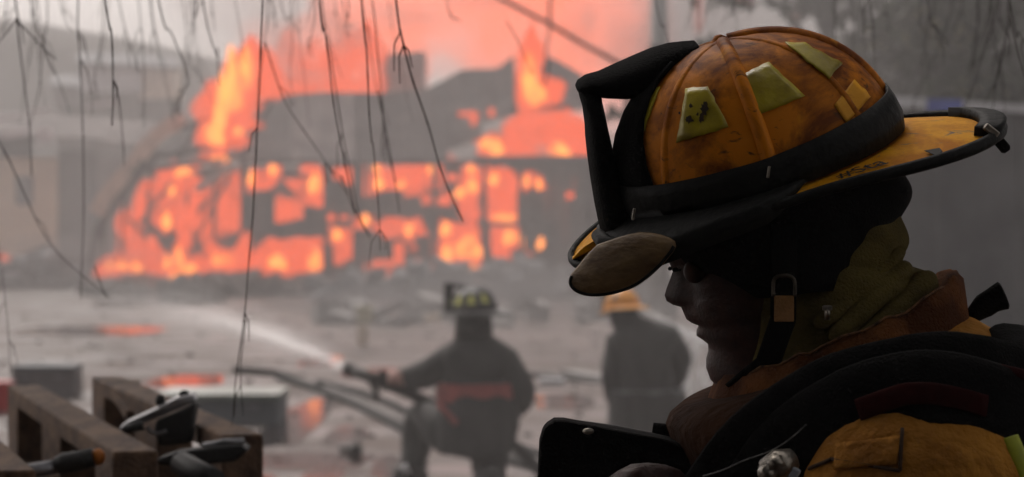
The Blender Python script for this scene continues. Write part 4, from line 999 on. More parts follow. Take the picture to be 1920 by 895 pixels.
# ------- helmet frame: x forward (to the left of the picture), y to the near side, z up
PITCH, ROLL = R(18), R(12)
HC = at(1425, 315, Y0)
fwd = Vector((-math.cos(PITCH), 0, -math.sin(PITCH))); upp = Vector((-math.sin(PITCH), 0, math.cos(PITCH)))
near = Vector((0, -1, 0))
up_r = upp*math.cos(ROLL) + near*math.sin(ROLL); near_r = near*math.cos(ROLL) - upp*math.sin(ROLL)
S = Y0 / 2.54
def H(x, y, z): return HC + (fwd*x + near_r*y + up_r*z)*S
A, B, Cc = .129, .107, .121
def dome(az, el, off=0.0):
    """az from the front towards the near side, el from the rim to the crown"""
    ce, se = math.cos(el), math.sin(el)
    ex = .92
    return H((A+off)*math.cos(az)*ce**ex, (B+off)*math.sin(az)*ce**ex, (Cc+off)*se)
def front(az): return max(0, math.cos(az))
def rear(az): return max(0, -math.cos(az))
def brim_pt(az, s, off=0.0):
    ext = .024 + .032*front(az)**3 + .064*rear(az)**2.6
    drop = .005 + .020*front(az)**2 + .021*rear(az)**2
    x0, y0 = A*math.cos(az), B*math.sin(az)
    n = Vector((math.cos(az)/A, math.sin(az)/B)); n.normalize()
    wide = 1 - .10*rear(az)*abs(math.sin(az))
    return H(x0 + n.x*ext*s, (y0 + n.y*ext*s)*(1 + (wide-1)*s), -.002 - drop*(s**1.15) + off)

# ------- body: head, neck, trunk and the gripping hand in one mesh
ROWS = [ # silhouette x,y, bump px, sigma m, half width m, depth px
 (1262, 360, 0, .02, .060, 300), (1250, 420, 0, .02, .070, 350), (1247, 462, 2, .03, .072, 372), (1249, 482, 10, .032, .071, 374), (1256, 496, 14, .020, .069, 372),
 (1262, 507, 20, .012, .068, 366), (1257, 522, 32, .0105, .068, 360), (1250, 540, 44, .011, .067, 352), (1246, 554, 54, .0125, .066, 344), (1250, 565, 52, .014, .065, 336),
 (1262, 572, 40, .0145, .064, 326), (1277, 576, 22, .014, .063, 316), (1282, 588, 18, .018, .062, 310), (1287, 599, 16, .019, .061, 304), (1297, 606, 10, .02, .060, 296),
 (1310, 611, 1, .02, .059, 286), (1306, 619, 10, .018, .058, 286), (1306, 630, 12, .018, .057, 284), (1318, 638, 3, .018, .056, 272), (1328, 646, 0, .02, .055, 262),
 (1328, 658, 5, .02, .053, 258), (1324, 672, 11, .021, .050, 258), (1324, 690, 12, .021, .047, 252), (1332, 712, 6, .021, .045, 236), (1352, 732, 0, .02, .05, 225),
 (1392, 748, 0, .02, .058, 215), (1405, 790, 0, .02, .062, 225), (1390, 850, 0, .02, .10, 330), (1350, 930, 0, .02, .15, 480), (1345, 1080, 0, .02, .16, 520), (1375, 1300, 0, .02, .15, 480), (1375, 1420, 0, .02, .15, 480)]
fw2 = Vector((-math.cos(PITCH*.55), 0, -math.sin(PITCH*.55)))
mb = MB(); rings = []
NH = 56
for (px, py, nb, sg, wd, dp) in ROWS:
    tipf = at(px, py, Y0); d = dp*PX; ring = []
    basef = tipf - fw2*(nb*PX); c = basef - fw2*(d/2 - nb*PX/2)
    hl = (d - nb*PX)/2
    c = basef - fw2*hl
    for k in range(NH):
        t = 2*math.pi*k/NH
        ct, st = math.cos(t), math.sin(t)
        xx = hl*math.copysign(abs(ct)**.85, ct); yy = wd*math.copysign(abs(st)**.85, st)
        if ct > 0: xx += nb*PX*math.exp(-(yy/sg)**2)
        # eye sockets
        if 494 <= py <= 524 and ct > 0: xx -= .007*math.exp(-((abs(yy)-.033)/.014)**2)
        if 528 <= py <= 580 and ct > 0: xx += .004*math.exp(-((abs(yy)-.040)/.016)**2)
        ring.append(c + fw2*xx + near*yy)
    rings.append(ring)
mb.grid(rings)
# near hand on the case: palm, four curled fingers and a thumb, then the forearm
def P(px, py, dy=0.0): return at(px, py, Y0 + dy)
hand = (1215, 948, -.10)
mb.blob(P(*hand), (.045, .028, .036), seg=14, rings=10, amp=.05)
for i, (fx, fy, fdy, L) in enumerate(((1186, 897, -.135, 1.0), (1176, 915, -.115, 1.08), (1172, 936, -.10, 1.0), (1176, 958, -.09, .85))):
    a = P(1228, 925 + i*14, -.13 + i*.01); b = P(1200, fy - 2, fdy - .012); c = P(fx - 10*L, fy + 2, fdy); d = P(fx - 14*L, fy + 22, fdy + .03)
    mb.tube([a, (a+b)/2, b, c, (c+d)/2, d], [.0105, .0105, .010, .0095, .009, .0065], n=10)
mb.tube([P(1240, 960, -.115), P(1216, 922, -.125), P(1196, 900, -.11), P(1178, 893, -.09)], [.014, .012, .0105, .008], n=10)
mb.tube([P(1225, 955, -.10), P(1330, 1010, -.13), P(1480, 1090, -.18)], [.028, .036, .044], n=14)
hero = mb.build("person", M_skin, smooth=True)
tag(hero, "firefighter in profile close in front, looking down in an amber helmet and tan coat", "person")
base_at(hero, P(1640, 1400))
bpy.context.view_layer.update()
# eye and lashes
for sy in (1, -1):
    mbx = MB().blob(at(1276, 508, Y0) + Vector((.010, -.032*sy, 0)), (.0095, .0105, .0105), amp=0, seg=14, rings=10)
    e = mbx.build("eye", mat("eyelid_skin", (.08, .03, .02), (.05, .02, .014), rough=.5), hero, smooth=True)
    MB().tube([at(1266, 503, Y0) + Vector((0, -.020*sy, 0)), at(1260, 505, Y0) + Vector((0, -.033*sy, 0)), at(1270, 505, Y0) + Vector((0, -.044*sy, 0))], [.001, .002, .001], n=6).build("eyelash", M_blackcloth, e)

# ------- helmet
N = 96
shell = MB().grid([[dome(2*math.pi*k/N, R(e)) for k in range(N)] for e in (-4, 2, 8, 15, 22, 30, 38, 46, 54, 62, 70, 77, 83, 88)])
helmet = shell.build("helmet", M_shell, hero, smooth=True)
# creases: raised combs, eight round the crown
for k in range(8):
    az = math.pi*k/4
    rr_ = .0078 if k % 2 == 0 else .0052
    off_ = -.0030 if k % 2 == 0 else -.0034
    if k == 4: rr_ = .0082
    if k == 0: rr_, off_ = .005, -.004
    pts = [dome(az, R(e), off_) for e in range(4, 90, 4)]
    rad = [rr_*(1 - .15*i/len(pts)) for i in range(len(pts))]
    MB().tube(pts, rad, n=10).build("comb", M_shell, helmet, smooth=True)
# brim with a rubber edge
NB = 120
br = MB().grid([[brim_pt(2*math.pi*k/NB, s) for k in range(NB)] for s in (0, .15, .35, .6, .8, 1.0)], cap=False)
brim = br.build("brim", M_brim, helmet, smooth=True)
sm = brim.modifiers.new("thick", 'SOLIDIFY'); sm.thickness = .004; sm.offset = -1
ed = [brim_pt(2*math.pi*k/NB, 1.0) for k in range(NB)]
mb = MB(); rings = []
for k in range(NB):
    p, a, b = ed[k], ed[k-1], ed[(k+1) % NB]; d = (b-a).normalized()
    out = (p - H(0, 0, 0)); out -= d*out.dot(d); out.normalize(); v = d.cross(out)
    az = 2*math.pi*k/NB; rr_ = .0034 + .0012*rear(az)
    rings.append([p + (out*math.cos(t*math.pi/4) + v*math.sin(t*math.pi/4)*1.35)*rr_ for t in range(8)])
rings.append(rings[0]); mb.grid(rings, cap=False)
mb.build("edge_trim", M_rubber, helmet, smooth=True)
# thicker leather tab over the rear point of the brim
tabp = [[brim_pt(math.pi + da, s, .004) for s in (.80, .9, 1.0, 1.05)] for da in (-.30, -.2, -.1, 0, .1, .2, .3)]
tb = MB().grid(tabp, closed=False).build("rear_tab", M_rubber, helmet, smooth=True)
sm = tb.modifiers.new("thick", 'SOLIDIFY'); sm.thickness = .009; sm.offset = 0
p = brim_pt(math.pi - .30, .98, .006)
MB().box(p, (.014*S, .012, .006), Matrix.Rotation(R(38), 3, 'Y')).build("clip", M_brass, helmet, bevel=.001)
dr = [P(1822, 240, .02), P(1848, 239, .02), P(1868, 252, .015)]
MB().tube(dr, [.003, .0035, .003], n=8).build("hook", M_blackcloth, helmet, smooth=True)
MB().tube([P(1862, 258, .0), P(1874, 266, .0), P(1886, 280, .0), P(1889, 284, .0)], [.0025, .005, .005, .003], n=8).build("hanger_ring", M_blackcloth, helmet, smooth=True)
# wide rubber strap round the dome, slipped down over the near edge of the brim
def sstep(a, b, x):
    t = max(0, min(1, (x-a)/(b-a))); return t*t*(3-2*t)
rings = []
for k in range(N):
    az = 2*math.pi*k/N; dg_ = math.degrees(az)
    hi = .030 + .007*rear(az)
    cov = sstep(8, 22, dg_)*(1 - sstep(80, 106, dg_))
    r = []
    for j in range(4):
        z = .001 + (hi-.001)*(3-j)/3
        bulge = .0048 + .0016*math.sin(math.pi*j/3) + .0012*noise.noise(Vector((math.cos(az)*5, math.sin(az)*5, j)))
        ce = math.cos(math.asin(min(.99, z/Cc)))**.92
        r.append(H((A*ce+bulge)*math.cos(az), (B*ce+bulge)*math.sin(az), z))
    for f in (.1, .35, .65, .9, 1.12):
        p = brim_pt(az, f*cov + .04, .0055) + near_r*(.001*cov)
        r.append(p)
    r.append(brim_pt(az, 1.16*cov + .04, .0055 - .016*cov))
    rings.append(r)
rings.append(rings[0])
st = MB().grid(rings, closed=False).build("rubber_strap", M_rubber, helmet, smooth=True)
sm = st.modifiers.new("thick", 'SOLIDIFY'); sm.thickness = .003; sm.offset = 0
# small glints of hardware on the strap
for (px, py) in ((1441, 323), (1188, 402)):
    MB().box(P(px, py, -.125), (.0022, .004, .010), Matrix.Rotation(R(8), 3, 'Y')).build("buckle", M_brass, helmet, bevel=.0006)
# reflective panels between the combs
def on_dome(px, py):
    """near-side dome point seen at a photo pixel"""
    o = Vector((0, 0, CAMZ)); d = (P(px, py) - o).normalized()
    m = Matrix((fwd, near_r, up_r)); oo = m @ (o - HC); dd = m @ d
    sc = Vector((1/(A*S), 1/(B*S), 1/(Cc*S))); oo = Vector(a*b for a, b in zip(oo, sc)); dd = Vector(a*b for a, b in zip(dd, sc))
    a_, b_, c_ = dd.dot(dd), 2*oo.dot(dd), oo.dot(oo) - 1
    D = max(0, b_*b_ - 4*a_*c_); t = (-b_ - math.sqrt(D))/(2*a_)
    q = o + d*t; loc = m @ (q - HC)
    nrm = Vector((loc.x/(A*A), loc.y/(B*B), loc.z/(Cc*Cc))).normalized()
    n_w = fwd*nrm.x + near_r*nrm.y + up_r*nrm.z
    return q, n_w
def dome_panel(name, quad, m, lift=.0028, n=8, thick=.0008, wob=0.0):
    rings = []
    for j in range(n+1):
        v = j/n; r = []
        for i in range(n+1):
            u = i/n
            a = Vector(quad[0])*(1-u) + Vector(quad[1])*u; b = Vector(quad[3])*(1-u) + Vector(quad[2])*u
            q = a*(1-v) + b*v
            p, nn = on_dome(q.x + wob*noise.noise(Vector((q.y*.1, q.x*.02, 1))), q.y + wob*noise.noise(Vector((q.x*.1, q.y*.02, 2))))
            cr = .001*noise.noise(Vector((q.x*.05, q.y*.05, 3)))
            r.append(p + nn*(lift + cr))
        rings.append(r)
    o = MB().grid(rings, closed=False).build(name, m, helmet, smooth=True)
    s = o.modifiers.new("thick", 'SOLIDIFY'); s.thickness = thick; s.offset = 1
    return o
PANELS = [((1222, 168), (1240, 166), (1212, 247), (1172, 244)), ((1288, 168), (1329, 166), (1368, 240), (1271, 268)),
          ((1391, 143), (1442, 120), (1508, 183), (1416, 220)), ((1470, 86), (1506, 86), (1575, 124), (1552, 151))]
pan = [dome_panel("reflective_panel", q, M_patch, wob=3) for q in PANELS]
dome_panel("unfaded_paint", ((1600, 151), (1632, 182), (1586, 232), (1563, 198)), M_clean, lift=.0012, thick=.0006, wob=1.2)
srn = random.Random(8)
for (cx_, cy_, w_, h_) in ((1300, 203, 4, 5), (1297, 228, 8, 7), (1324, 208, 7, 12), (1319, 224, 6, 10), (1279, 216, 2.5, 3), (1312, 218, 3, 3)):
    mb = MB(); ring = []
    for k in range(18):
        a = 2*math.pi*k/18; q = srn.uniform(.55, 1.25)
        p, nn = on_dome(cx_ + w_*q*math.cos(a), cy_ + h_*q*math.sin(a)); ring.append(p + nn*.0049)
    p, nn = on_dome(cx_, cy_); mb.v = [tuple(v) for v in ring] + [tuple(p + nn*.0050)]
    mb.f = [(k, (k+1) % 18, 18) for k in range(18)]
    mb.build("burnt_spot", M_soot, helmet)
# lettering on the brim by the strap
def brim_text(txt, az0, s0, size, name, wob=0.0):
    cu = bpy.data.curves.new(name, 'FONT'); cu.body = txt; cu.size = 1.0; cu.offset = .010; cu.resolution_u = 3
    ob = bpy.data.objects.new(name, cu); COL.objects.link(ob); bpy.context.view_layer.update()
    me = bpy.data.meshes.new_from_object(ob); COL.objects.unlink(ob); bpy.data.objects.remove(ob)
    bm = bmesh.new(); bm.from_mesh(me); bmesh.ops.subdivide_edges(bm, edges=[e for e in bm.edges if e.calc_length() > .1], cuts=2)
    for v in bm.verts:
        az = az0 + v.co.x*size/.115; s = s0 - v.co.y*size/.045
        p = brim_pt(az, s, .0015); v.co = p + near_r*.0006
    bm.to_mesh(me); bm.free(); me.materials.append(M_ink)
    o = bpy.data.objects.new(name, me); COL.objects.link(o); adopt(o, helmet)
    return o
brim_text("#Sta", R(111), .62, .021, "lettering")
MB().prism([brim_pt(R(143), .66, .002), brim_pt(R(141.5), .90, .002), brim_pt(R(145), .86, .002), brim_pt(R(147), .74, .002)], up_r*.0006).build("painted_mark", M_ink, helmet)

# shield holder and front shield: two limbs meeting in a dark rounded corner
rings = []
for (px, py, wz, wy) in ((1306, 84, 5, .020), (1285, 92, 12, .026), (1262, 104, 22, .032), (1232, 124, 33, .038), (1200, 141, 36, .040), (1165, 152, 32, .036), (1130, 158, 24, .030), (1104, 160, 19, .026), (1088, 164, 13, .022), (1081, 166, 5, .012)):
    c = P(px, py); r = []
    for k in range(16):
        t = 2*math.pi*k/16
        r.append(c + Vector((-.28, 0, 1)).normalized()*(math.copysign(abs(math.sin(t))**.8, math.sin(t))*wz*PX) + near_r*(math.copysign(abs(math.cos(t))**.8, math.cos(t))*wy) + Vector((0, 0, 1))*.0012*noise.noise(c*80))
    rings.append(r)
MB().grid(rings).build("shield_holder", M_blackcloth, helmet, smooth=True)
rings = []
for (xl, xr, py, wy) in ((1083, 1126, 166, .022), (1088, 1127, 186, .030), (1094, 1131, 205, .036), (1099, 1138, 240, .042), (1100, 1143, 262, .044), (1104, 1152, 300, .045), (1110, 1166, 345, .045), (1117, 1186, 390, .044), (1124, 1196, 425, .040), (1136, 1196, 458, .034)):
    c = P((xl+xr)/2, py); hw = (xr-xl)/2*PX; r = []
    for k in range(16):
        t = 2*math.pi*k/16
        bow = abs(math.cos(t))**2*.006
        r.append(c + Vector((hw*math.copysign(abs(math.sin(t))**.7, math.sin(t)) + bow*0, 0, 0)) + near_r*(wy*math.copysign(abs(math.cos(t))**.7, math.cos(t))))
    rings.append(r)
MB().grid(rings).build("front_shield", M_blackcloth, helmet, smooth=True)
# dome-side wings of the holder, dark leather hugging the front of the dome
rings = []
for az_d in range(-44, 45, 8):
    az = R(az_d); r = []
    for e in (2, 12, 22, 32, 42, 52, 62, 70):
        k = 1 - (abs(az_d)/44.0)**2
        r.append(dome(az*(1 - e/120), R(e), .0022))
    rings.append(r)
sw = MB().grid(rings, closed=False).build("leather_backing", M_blackcloth, helmet, smooth=True)
s_ = sw.modifiers.new("thick", 'SOLIDIFY'); s_.thickness = .003; s_.offset = 1
# curled rubber cup at the foot of the shield
rings = []
for i in range(13):
    t = i/12; a = R(-95 + 190*t)
    c = P(1146 - 26*math.cos(a) + 6, 446 + 6*math.sin(a) - 8*0, 0) + near_r*(.052*math.sin(a))
    hgt = 21 - 7*abs(math.sin(a))
    r = [c + Vector((0, 0, hgt*PX)) + Vector((.004, 0, 0)), c + Vector((-.003, 0, .2*hgt*PX)), c + Vector((.001, 0, -hgt*PX*.6)), c + Vector((.012, 0, -hgt*PX*.85)), c + Vector((.008, 0, .3*hgt*PX))]
    rings.append(r)
MB().grid(rings).build("shield_cup", M_rubber, helmet, smooth=True)
MB().tube([P(1120, 440, -.03), P(1136, 458, -.045), P(1160, 463, -.053), P(1180, 458, -.058)], [.006, .008, .008, .005], n=10).build("shield_rim", M_rubber, helmet, smooth=True)
# orange front tip of the brim and the grimy amber eye shield swung down below it
MB().prism([P(1071, 486, .02), P(1073, 481, .02), P(1092, 462, .02), P(1116, 447, .02), P(1150, 452, .02), P(1150, 462, .02), P(1118, 463, .02)], (0, -.05, 0)).build("brim_tip", M_brim, helmet, bevel=.001)
M_lens = mat("grimy_amber_lens", (0.21, 0.135, 0.06), (0.085, 0.048, 0.02), rough=0.4, rough2=0.6, scale=34, bump=0.25, bscale=90, stretch=(1, 1, 2), spec=0.3)
outl_ = [(1122, 462), (1104, 480), (1085, 503), (1073, 518), (1070, 530), (1075, 540), (1088, 548), (1108, 552), (1135, 551), (1165, 544), (1190, 534), (1212, 519), (1230, 503), (1246, 486), (1262, 455), (1200, 440)]
outl = [(q.x, q.y) for q in smooth_path([Vector((a, b, 0)) for a, b in outl_ + outl_[:1]], 4)][:-1]
cx_ = 1165; cy_ = 497
rings = []
for s in (1.0, .97, .8, .55, .3, .05):
    r = []
    for (px, py) in outl:
        q = (cx_ + (px-cx_)*s, cy_ + (py-cy_)*s)
        r.append(P(q[0], q[1], -.104 - .010*(1 - s*s) + .00016*(1165 - q[0])))
    rings.append(r)
ls = MB().grid(rings).build("eye_shield", M_lens, helmet, smooth=True)
s_ = ls.modifiers.new("thick", 'SOLIDIFY'); s_.thickness = .004; s_.offset = 0
pts = [P(px, py, -.106 + .00016*(1165-px)) for (px, py) in outl[12:56]]
MB().tube(pts, [.0016]*len(pts), n=8).build("shield_edge", M_rubber, helmet, smooth=True)
# black ear flap hanging from the helmet
rings = []
prof = [ # py left x, right x, half depth
 (352, 1190, 1690, .094), (385, 1196, 1712, .100), (405, 1215, 1690, .102), (418, 1238, 1682, .101), (440, 1250, 1672, .101), (470, 1262, 1655, .102), (505, 1320, 1628, .103), (545, 1390, 1590, .103)]
for (py, xl, xr, dz) in prof:
    r = []; c = P((xl+xr)/2, py); hw = (xr-xl)/2*PX
    for k in range(48):
        t = 2*math.pi*k/48
        wv = 1 + .02*noise.noise(Vector((math.cos(t)*3, math.sin(t)*3, py*.02)))
        lift = Vector((0, 0, (25 if py < 400 else 10)*PX*math.cos(t)))
        r.append(c + Vector((hw*math.cos(t)*wv, 0, 0)) + lift + near*(dz*math.sin(t)*wv))
    rings.append(r)
ef = MB().grid(rings, cap=False).build("ear_flap", M_blackcloth, helmet, smooth=True); subsurf(ef, 2)
s_ = ef.modifiers.new("thick", 'SOLIDIFY'); s_.thickness = .004; s_.offset = 0

# ------- hood, chin strap
rings = []
HOOD = [(395, 1330, 1672, .084), (425, 1330, 1692, .085), (455, 1340, 1698, .086), (485, 1352, 1688, .086), (500, 1362, 1692, .086), (512, 1368, 1735, .088), (530, 1374, 1752, .092), (560, 1380, 1752, .094), (600, 1384, 1730, .094), (650, 1372, 1700, .092), (700, 1350, 1680, .092), (760, 1350, 1680, .10)]
for (py, xl, xr, dz) in HOOD:
    c = P((xl+xr)/2, py); hw = (xr-xl)/2*PX; r = []
    for k in range(41):
        t = R(-142 + 284*k/40)
        fold = .0035*math.sin(py*.11 + 5*t) + .004*noise.noise(Vector((t*2, py*.03, 0)))
        r.append(c + Vector((hw*math.cos(t) + fold, 0, 0)) + near*(dz*math.sin(t) + fold))
    rings.append(r)
ho = MB().grid(rings, closed=False).build("hood", M_hood, hero, smooth=True); subsurf(ho, 2)
s_ = ho.modifiers.new("thick", 'SOLIDIFY'); s_.thickness = .004; s_.offset = 0
# rolled folds of the hood towards the collar
for k, (a, b, c, rad) in enumerate((((1700, 500), (1640, 560), (1560, 640), .010), ((1745, 520), (1680, 590), (1600, 660), .012), ((1690, 470), (1600, 560), (1530, 610), .008))):
    MB().tube(smooth_path([P(*a, -.05), P(*b, -.085), P(*c, -.10)], 5), [rad*.6]+[rad]*9+[rad*.5], n=10).build("hood_fold", M_hood, ho, smooth=True)
cs = MB().tube([P(1470, 420, -.104), P(1470, 520, -.105), P(1468, 600, -.103), P(1440, 680, -.09), P(1380, 730, -.05)], [.011]*5, n=12, flat=.22, up=(0, 1, 0)).build("chin_strap", M_blackcloth, hero, smooth=True)
MB().box(P(1470, 579, -.112), (.0165, .004, .022)).build("strap_keeper", M_web, cs, bevel=.001)
ring = smooth_path([P(1450, 556, -.113), P(1450, 530, -.113), P(1456, 520, -.113), P(1470, 517, -.113), P(1484, 520, -.113), P(1490, 530, -.113), P(1490, 556, -.113)], 4)
MB().tube(ring, [.0016]*len(ring), n=8).build("strap_buckle", mat("dark_metal", (.12, .10, .08), (.06, .05, .04), rough=.45, metal=.8, scale=40), cs, smooth=True)
cl = MB().tube([P(1551, 573, -.108), P(1551, 600, -.11)], [.0028, .0022], n=8).build("snap_clip", M_brass, hero, smooth=True)
MB().box(P(1551, 578, -.109), (.008, .004, .004)).build("clip_bar", M_brass, cl, bevel=.0006)

# ------- coat
def wrapped(levels, n=48, amp=.006, nf=9.0):
    rings = []
    for (xl, yl, xr, yr, dz) in levels:
        L, Rr = P(xl, yl), P(xr, yr); c = (L+Rr)/2; h = (Rr-L)/2; r = []
        for k in range(n):
            t = 2*math.pi*k/n
            ct = math.copysign(abs(math.cos(t))**.88, math.cos(t)); s_t = math.copysign(abs(math.sin(t))**.88, math.sin(t))
            p = c + h*ct + near*(dz*s_t)
            w_ = amp*noise.noise(p*nf)
            r.append(p + h.normalized()*w_*ct + near*w_*s_t)
        rings.append(r)
    return rings
coat_levels = [(1352, 752, 1790, 585, .105), (1318, 760, 1822, 596, .140), (1288, 768, 1850, 612, .170), (1268, 785, 1888, 638, .195), (1262, 800, 1915, 662, .21), (1270, 825, 1945, 720, .215), (1288, 855, 1965, 790, .215),
               (1302, 895, 1985, 880, .21), (1318, 960, 1995, 980, .205), (1340, 1120, 2000, 1120, .20), (1350, 1300, 1995, 1300, .20), (1350, 1400, 1990, 1400, .20)]
coat = MB().grid(wrapped(coat_levels)).build("turnout_coat", M_coat, hero, smooth=True)
fl = []
for (xl, yl, xr, yr, dz) in coat_levels[:9]:
    L, Rr = P(xl - 5, yl - 3), P(xr, yr); c = (L+Rr)/2; h = (Rr-L)/2; r = []
    for k in range(25):
        t = R(112 + 136*k/24); p = c + h*math.copysign(abs(math.cos(t))**.88, math.cos(t)) + near*((dz+.006)*math.copysign(abs(math.sin(t))**.88, math.sin(t)))
        w_ = .008*noise.noise(p*9); r.append(p + h.normalized()*w_*math.cos(t) + near*w_*math.sin(t))
    fl.append(r)
sf = MB().grid(fl, closed=False).build("storm_flap", mat("dark_brown_flap", (.045, .018, .007), (.02, .008, .004), rough=.95, scale=9, bump=.9, bscale=60, spec=.05), coat, smooth=True)  # darker brown layer over the front of the coat
s_ = sf.modifiers.new("thick", 'SOLIDIFY'); s_.thickness = .006; s_.offset = 0
# high collar standing round the neck
rings = []
for j, (xl, yl, xr, yr, dz, sg) in enumerate(((1312, 800, 1818, 622, .150, .030), (1318, 775, 1812, 590, .142, .022), (1330, 742, 1808, 556, .134, .012), (1340, 716, 1803, 524, .128, .006), (1346, 706, 1792, 510, .122, .004), (1352, 714, 1774, 514, .117, .008), (1364, 745, 1764, 560, .110, .016))):
    L, Rr = P(xl, yl), P(xr, yr); c = (L+Rr)/2; h = (Rr-L)/2; r = []
    for k in range(72):
        t = 2*math.pi*k/72; q = abs(math.sin(t))**2
        wv = .006*noise.noise(Vector((math.cos(t)*5, math.sin(t)*5, j*.55))) + .0025*noise.noise(Vector((math.cos(t)*16, math.sin(t)*16, j*.8)))
        r.append(c + h*math.cos(t) + near*((dz + wv)*math.sin(t)) + Vector((0, 0, -sg*q + wv)))
    rings.append(r)
MB().grid(rings, cap=False).build("collar", M_collar, coat, smooth=True)
M_stitch = mat("rust_stitching", (.20, .09, .03), (.03, .012, .005), rough=.9, scale=160)
for j in (1, 4):
    MB().tube([p + (p - (P(1560, 660))).normalized()*.0012 for p in rings[j][8:30]], .0011, n=6).build("stitch_line", M_stitch, coat, smooth=True)
# storm flap edge: twisted tab standing off the back of the collar
tb = smooth_path([P(1800, 600), P(1822, 592), P(1845, 574), P(1866, 561), P(1884, 553)], 4)
mb = MB().tube(tb, [.006, .006, .006, .006, .007, .008, .009, .010, .011, .011, .011, .011, .0115, .012, .0125, .013, .011], n=10, flat=.5, up=(0, 1, 0))
mb.build("collar_tab", M_blackcloth, coat, smooth=True)
# near sleeve
slv = smooth_path([P(1735, 845, -.15), P(1728, 915, -.21), P(1705, 960, -.235), P(1670, 1100, -.24), P(1600, 1190, -.235), P(1480, 1130, -.20), P(1350, 1030, -.15)], 10)
mb = MB(); n_ = len(slv)
rad = []
for i in range(n_):
    t = i/(n_-1); rad.append(.078 + .026*min(1, t*5) - .045*t)
mb.tube(slv, rad, n=56)
for i, v in enumerate(mb.v):
    p = Vector(v); mb.v[i] = tuple(p + Vector((1, .4, .6))*(.010*noise.noise(Vector((p.x*9, p.y*9, p.z*16))) + .005*noise.noise(Vector((p.x*22 + p.z*14, p.y*20, p.z*30 - p.x*12)))))
sl = mb.build("sleeve", M_coat, coat, smooth=True)
from mathutils.bvhtree import BVHTree
SLV = BVHTree.FromPolygons([Vector(v) for v in mb.v], mb.f)
def on_sleeve(px, py, lift=0.0):
    o = Vector((0, 0, CAMZ)); h, nn, _, _ = SLV.ray_cast(o, (P(px, py) - o).normalized())
    if h is None: return P(px, py, -.3)
    if nn.dot(o - h) < 0: nn = -nn
    return h + nn*lift
# straps of the air pack: broad padded strap over the shoulder, dark red bar on it
def over(path, wd, thick, name, m, parent, lift=0.0, n=10):
    """ribbon of width wd following photo-pixel path with depth"""
    pts = smooth_path([P(*q) for q in path], 5); rings = []
    for i, p in enumerate(pts):
        d = (pts[min(i+1, len(pts)-1)] - pts[max(i-1, 0)]).normalized()
        nrm = Vector((0, -1, .35)); nrm -= d*nrm.dot(d); nrm.normalize(); x = d.cross(nrm)
        t = i/(len(pts)-1); w_ = wd[0] + (wd[1]-wd[0])*t if isinstance(wd, tuple) else wd
        rings.append([p + nrm*lift + x*(math.cos(a)*abs(math.cos(a))**-.3 if abs(math.cos(a)) > 1e-6 else 0)*w_/2 + nrm*math.sin(a)*thick + nrm*(.004*noise.noise(p*25) + .0022*noise.noise(p*70)) for a in [2*math.pi*k/16 for k in range(16)]])
    return MB().grid(rings).build(name, m, parent, smooth=True)
ps = over([(1960, 820, -.22), (1880, 782, -.26), (1780, 756, -.272), (1680, 758, -.270), (1590, 792, -.255), (1510, 846, -.235), (1450, 920, -.22), (1400, 1000, -.21)], (.085, .080), .008, "pack_strap", M_blackcloth, hero)
over([(1850, 762, -.274), (1760, 742, -.281), (1690, 742, -.281), (1610, 770, -.269)], .018, .002, "strap_trim", M_red, ps, lift=.001)
over([(1940, 712, -.235), (1880, 694, -.25), (1800, 682, -.257)], .010, .003, "strap_trim", M_red, ps)
over([(1960, 712, -.19), (1860, 690, -.225), (1760, 684, -.243), (1650, 706, -.243), (1540, 752, -.23), (1420, 840, -.215), (1350, 940, -.20)], (.048, .07), .007, "pack_strap", M_blackcloth, hero)
over([(1905, 636, -.06), (1915, 650, -.10), (1935, 690, -.16), (1960, 760, -.2)], .05, .012, "pack_strap", M_blackcloth, hero)
MB().box(P(1890, 637, -.02), (.012, .03, .010), Matrix.Rotation(R(35), 3, 'Y')).build("strap_buckle", M_rubber, hero, bevel=.002)
ln = smooth_path([P(1318, 893, -.25), P(1352, 883, -.26), P(1400, 862, -.265), P(1440, 848, -.268), P(1478, 826, -.27), P(1512, 796, -.272)], 5)
MB().tube(ln, [.0005]*len(ln), n=8).build("strap_highlight", mat("pale_highlight", (.16, .155, .15), (.02, .02, .02), scale=120, rough=.4), hero, smooth=True)  # highlight along the strap, drawn as a thin pale tube
# pressure valve and its gauge
vl = MB().tube([P(1436, 884, -.285), P(1462, 872, -.29), P(1486, 862, -.285)], [.010, .013, .009], n=14).build("air_valve", M_brass, hero, smooth=True)
MB().tube([P(1452, 862, -.295), P(1458, 880, -.30)], [.007, .007], n=12).build("valve_knob", M_brass, vl, smooth=True)
MB().box(P(1478, 890, -.29), (.014, .012, .016), Matrix.Rotation(R(30), 3, 'Y')).build("valve_gauge", mat("gauge_plate", (.35, .38, .42), (.25, .27, .3), rough=.4), vl, bevel=.002)
MB().tube([P(1437, 889, -.295), P(1446, 884, -.302)], [.008, .006], n=12).build("valve_cap", M_brass, vl, smooth=True)
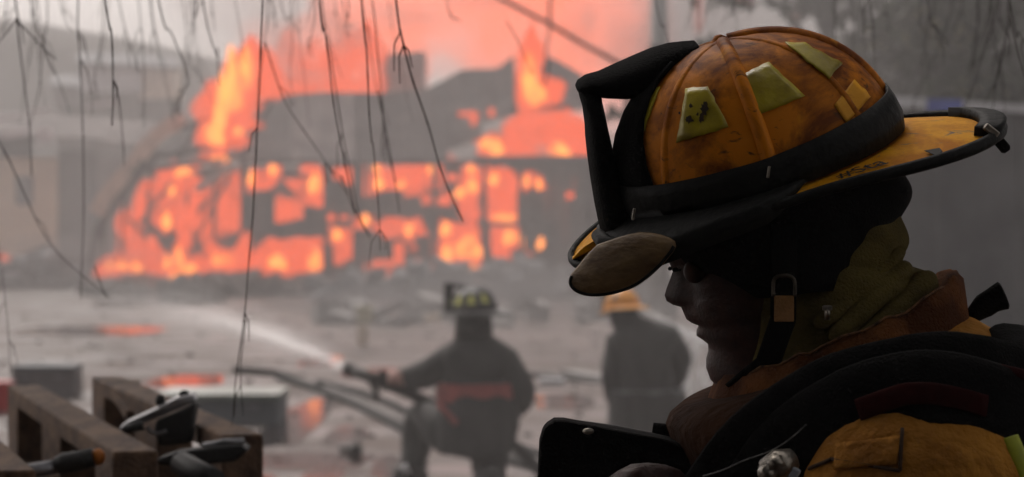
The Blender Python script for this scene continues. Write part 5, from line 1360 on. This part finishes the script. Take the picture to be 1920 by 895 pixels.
# stitched storm flap on the sleeve and lime trim at the back edge
pk = MB(); pk.grid([[on_sleeve(1572 + 116*i/8 - j*1.0, 834 + 48*j/6 - 14*(i/8) + 5*(j/6)*(i/8), .002) for i in range(9)] for j in range(7)], closed=False)
pkt = pk.build("sleeve_pocket", M_coat, coat, smooth=True)
s_ = pkt.modifiers.new("thick", 'SOLIDIFY'); s_.thickness = .002; s_.offset = 0
M_seam = mat("dark_seam", (.05, .022, .006), (.03, .012, .004), rough=.9)
for a_, b_ in (((1692, 806), (1688, 884)), ((1688, 884), (1640, 876)), ((1640, 876), (1562, 862)), ((1562, 862), (1520, 880))):
    sp_ = [on_sleeve(a_[0] + (b_[0]-a_[0])*i/8, a_[1] + (b_[1]-a_[1])*i/8, .0016) for i in range(9)]
    MB().tube(sp_, .0015, n=6).build("seam", M_seam, coat, smooth=True)
over([(1893, 822, -.27), (1905, 850, -.275), (1922, 885, -.28), (1940, 930, -.28)], .014, .003, "reflective_trim", M_lime, coat)
# dark tab sticking out at the chest
MB().tube([P(1224, 802, .01), P(1262, 808, .01), P(1300, 818, .0)], [.0045, .0058, .006], n=8, flat=.7).build("chest_strap_end", M_blackcloth, hero, smooth=True)

# ------- the case in his hands
case = thing("black_case", P(1160, 1040, -.1), "black folding case held open in front of the chest of the close firefighter", "case")
cb = MB().prism([P(1062, 786, .02), P(1150, 798, .02), P(1245, 816, .02), P(1320, 836, .02), P(1345, 1050, .02), P(1010, 1050, .02), P(1040, 830, .02)], (0, .012, 0)).build("cover", M_rubber, case, bevel=.003)
MB().prism([P(1040, 789, -.06), P(1058, 789, -.06), P(1150, 806, -.06), P(1245, 824, -.06), P(1310, 842, -.06), P(1330, 1050, -.06), P(1001, 1050, -.06), P(1012, 830, -.06), P(1020, 802, -.06)], (0, .045, 0)).build("case_body", M_blackcloth, case, bevel=.004)
MB().blob(P(1103, 809, -.066), (.005, .003, .0028), amp=0).build("snap", M_brass, case, smooth=True)
# trousers and boots down to the ground, below the frame
for k, (xo, d) in enumerate(((1610, -.11), (1720, .11))):
    hip, knee, ank = P(1690, 1380, d), P(xo, 2450, d*1.2), P(xo + 60, 3350, d*1.25); ank.z = .10
    tr = MB().tube(smooth_path([hip, (hip+knee)/2, knee, (knee+ank)/2, ank], 4), [.14 - .0035*i for i in range(17)], n=20).build("trouser_leg", M_coat, hero, smooth=True)
    MB().tube(smooth_path([ank + Vector((.03, 0, .12)), ank + Vector((.02, 0, -.02)), Vector((ank.x - .06, ank.y, .05)), Vector((ank.x - .20, ank.y, .045))], 4), [.085]*5 + [.08]*4 + [.06, .055, .05, .04], n=14).build("boot", M_rubber, hero, smooth=True)
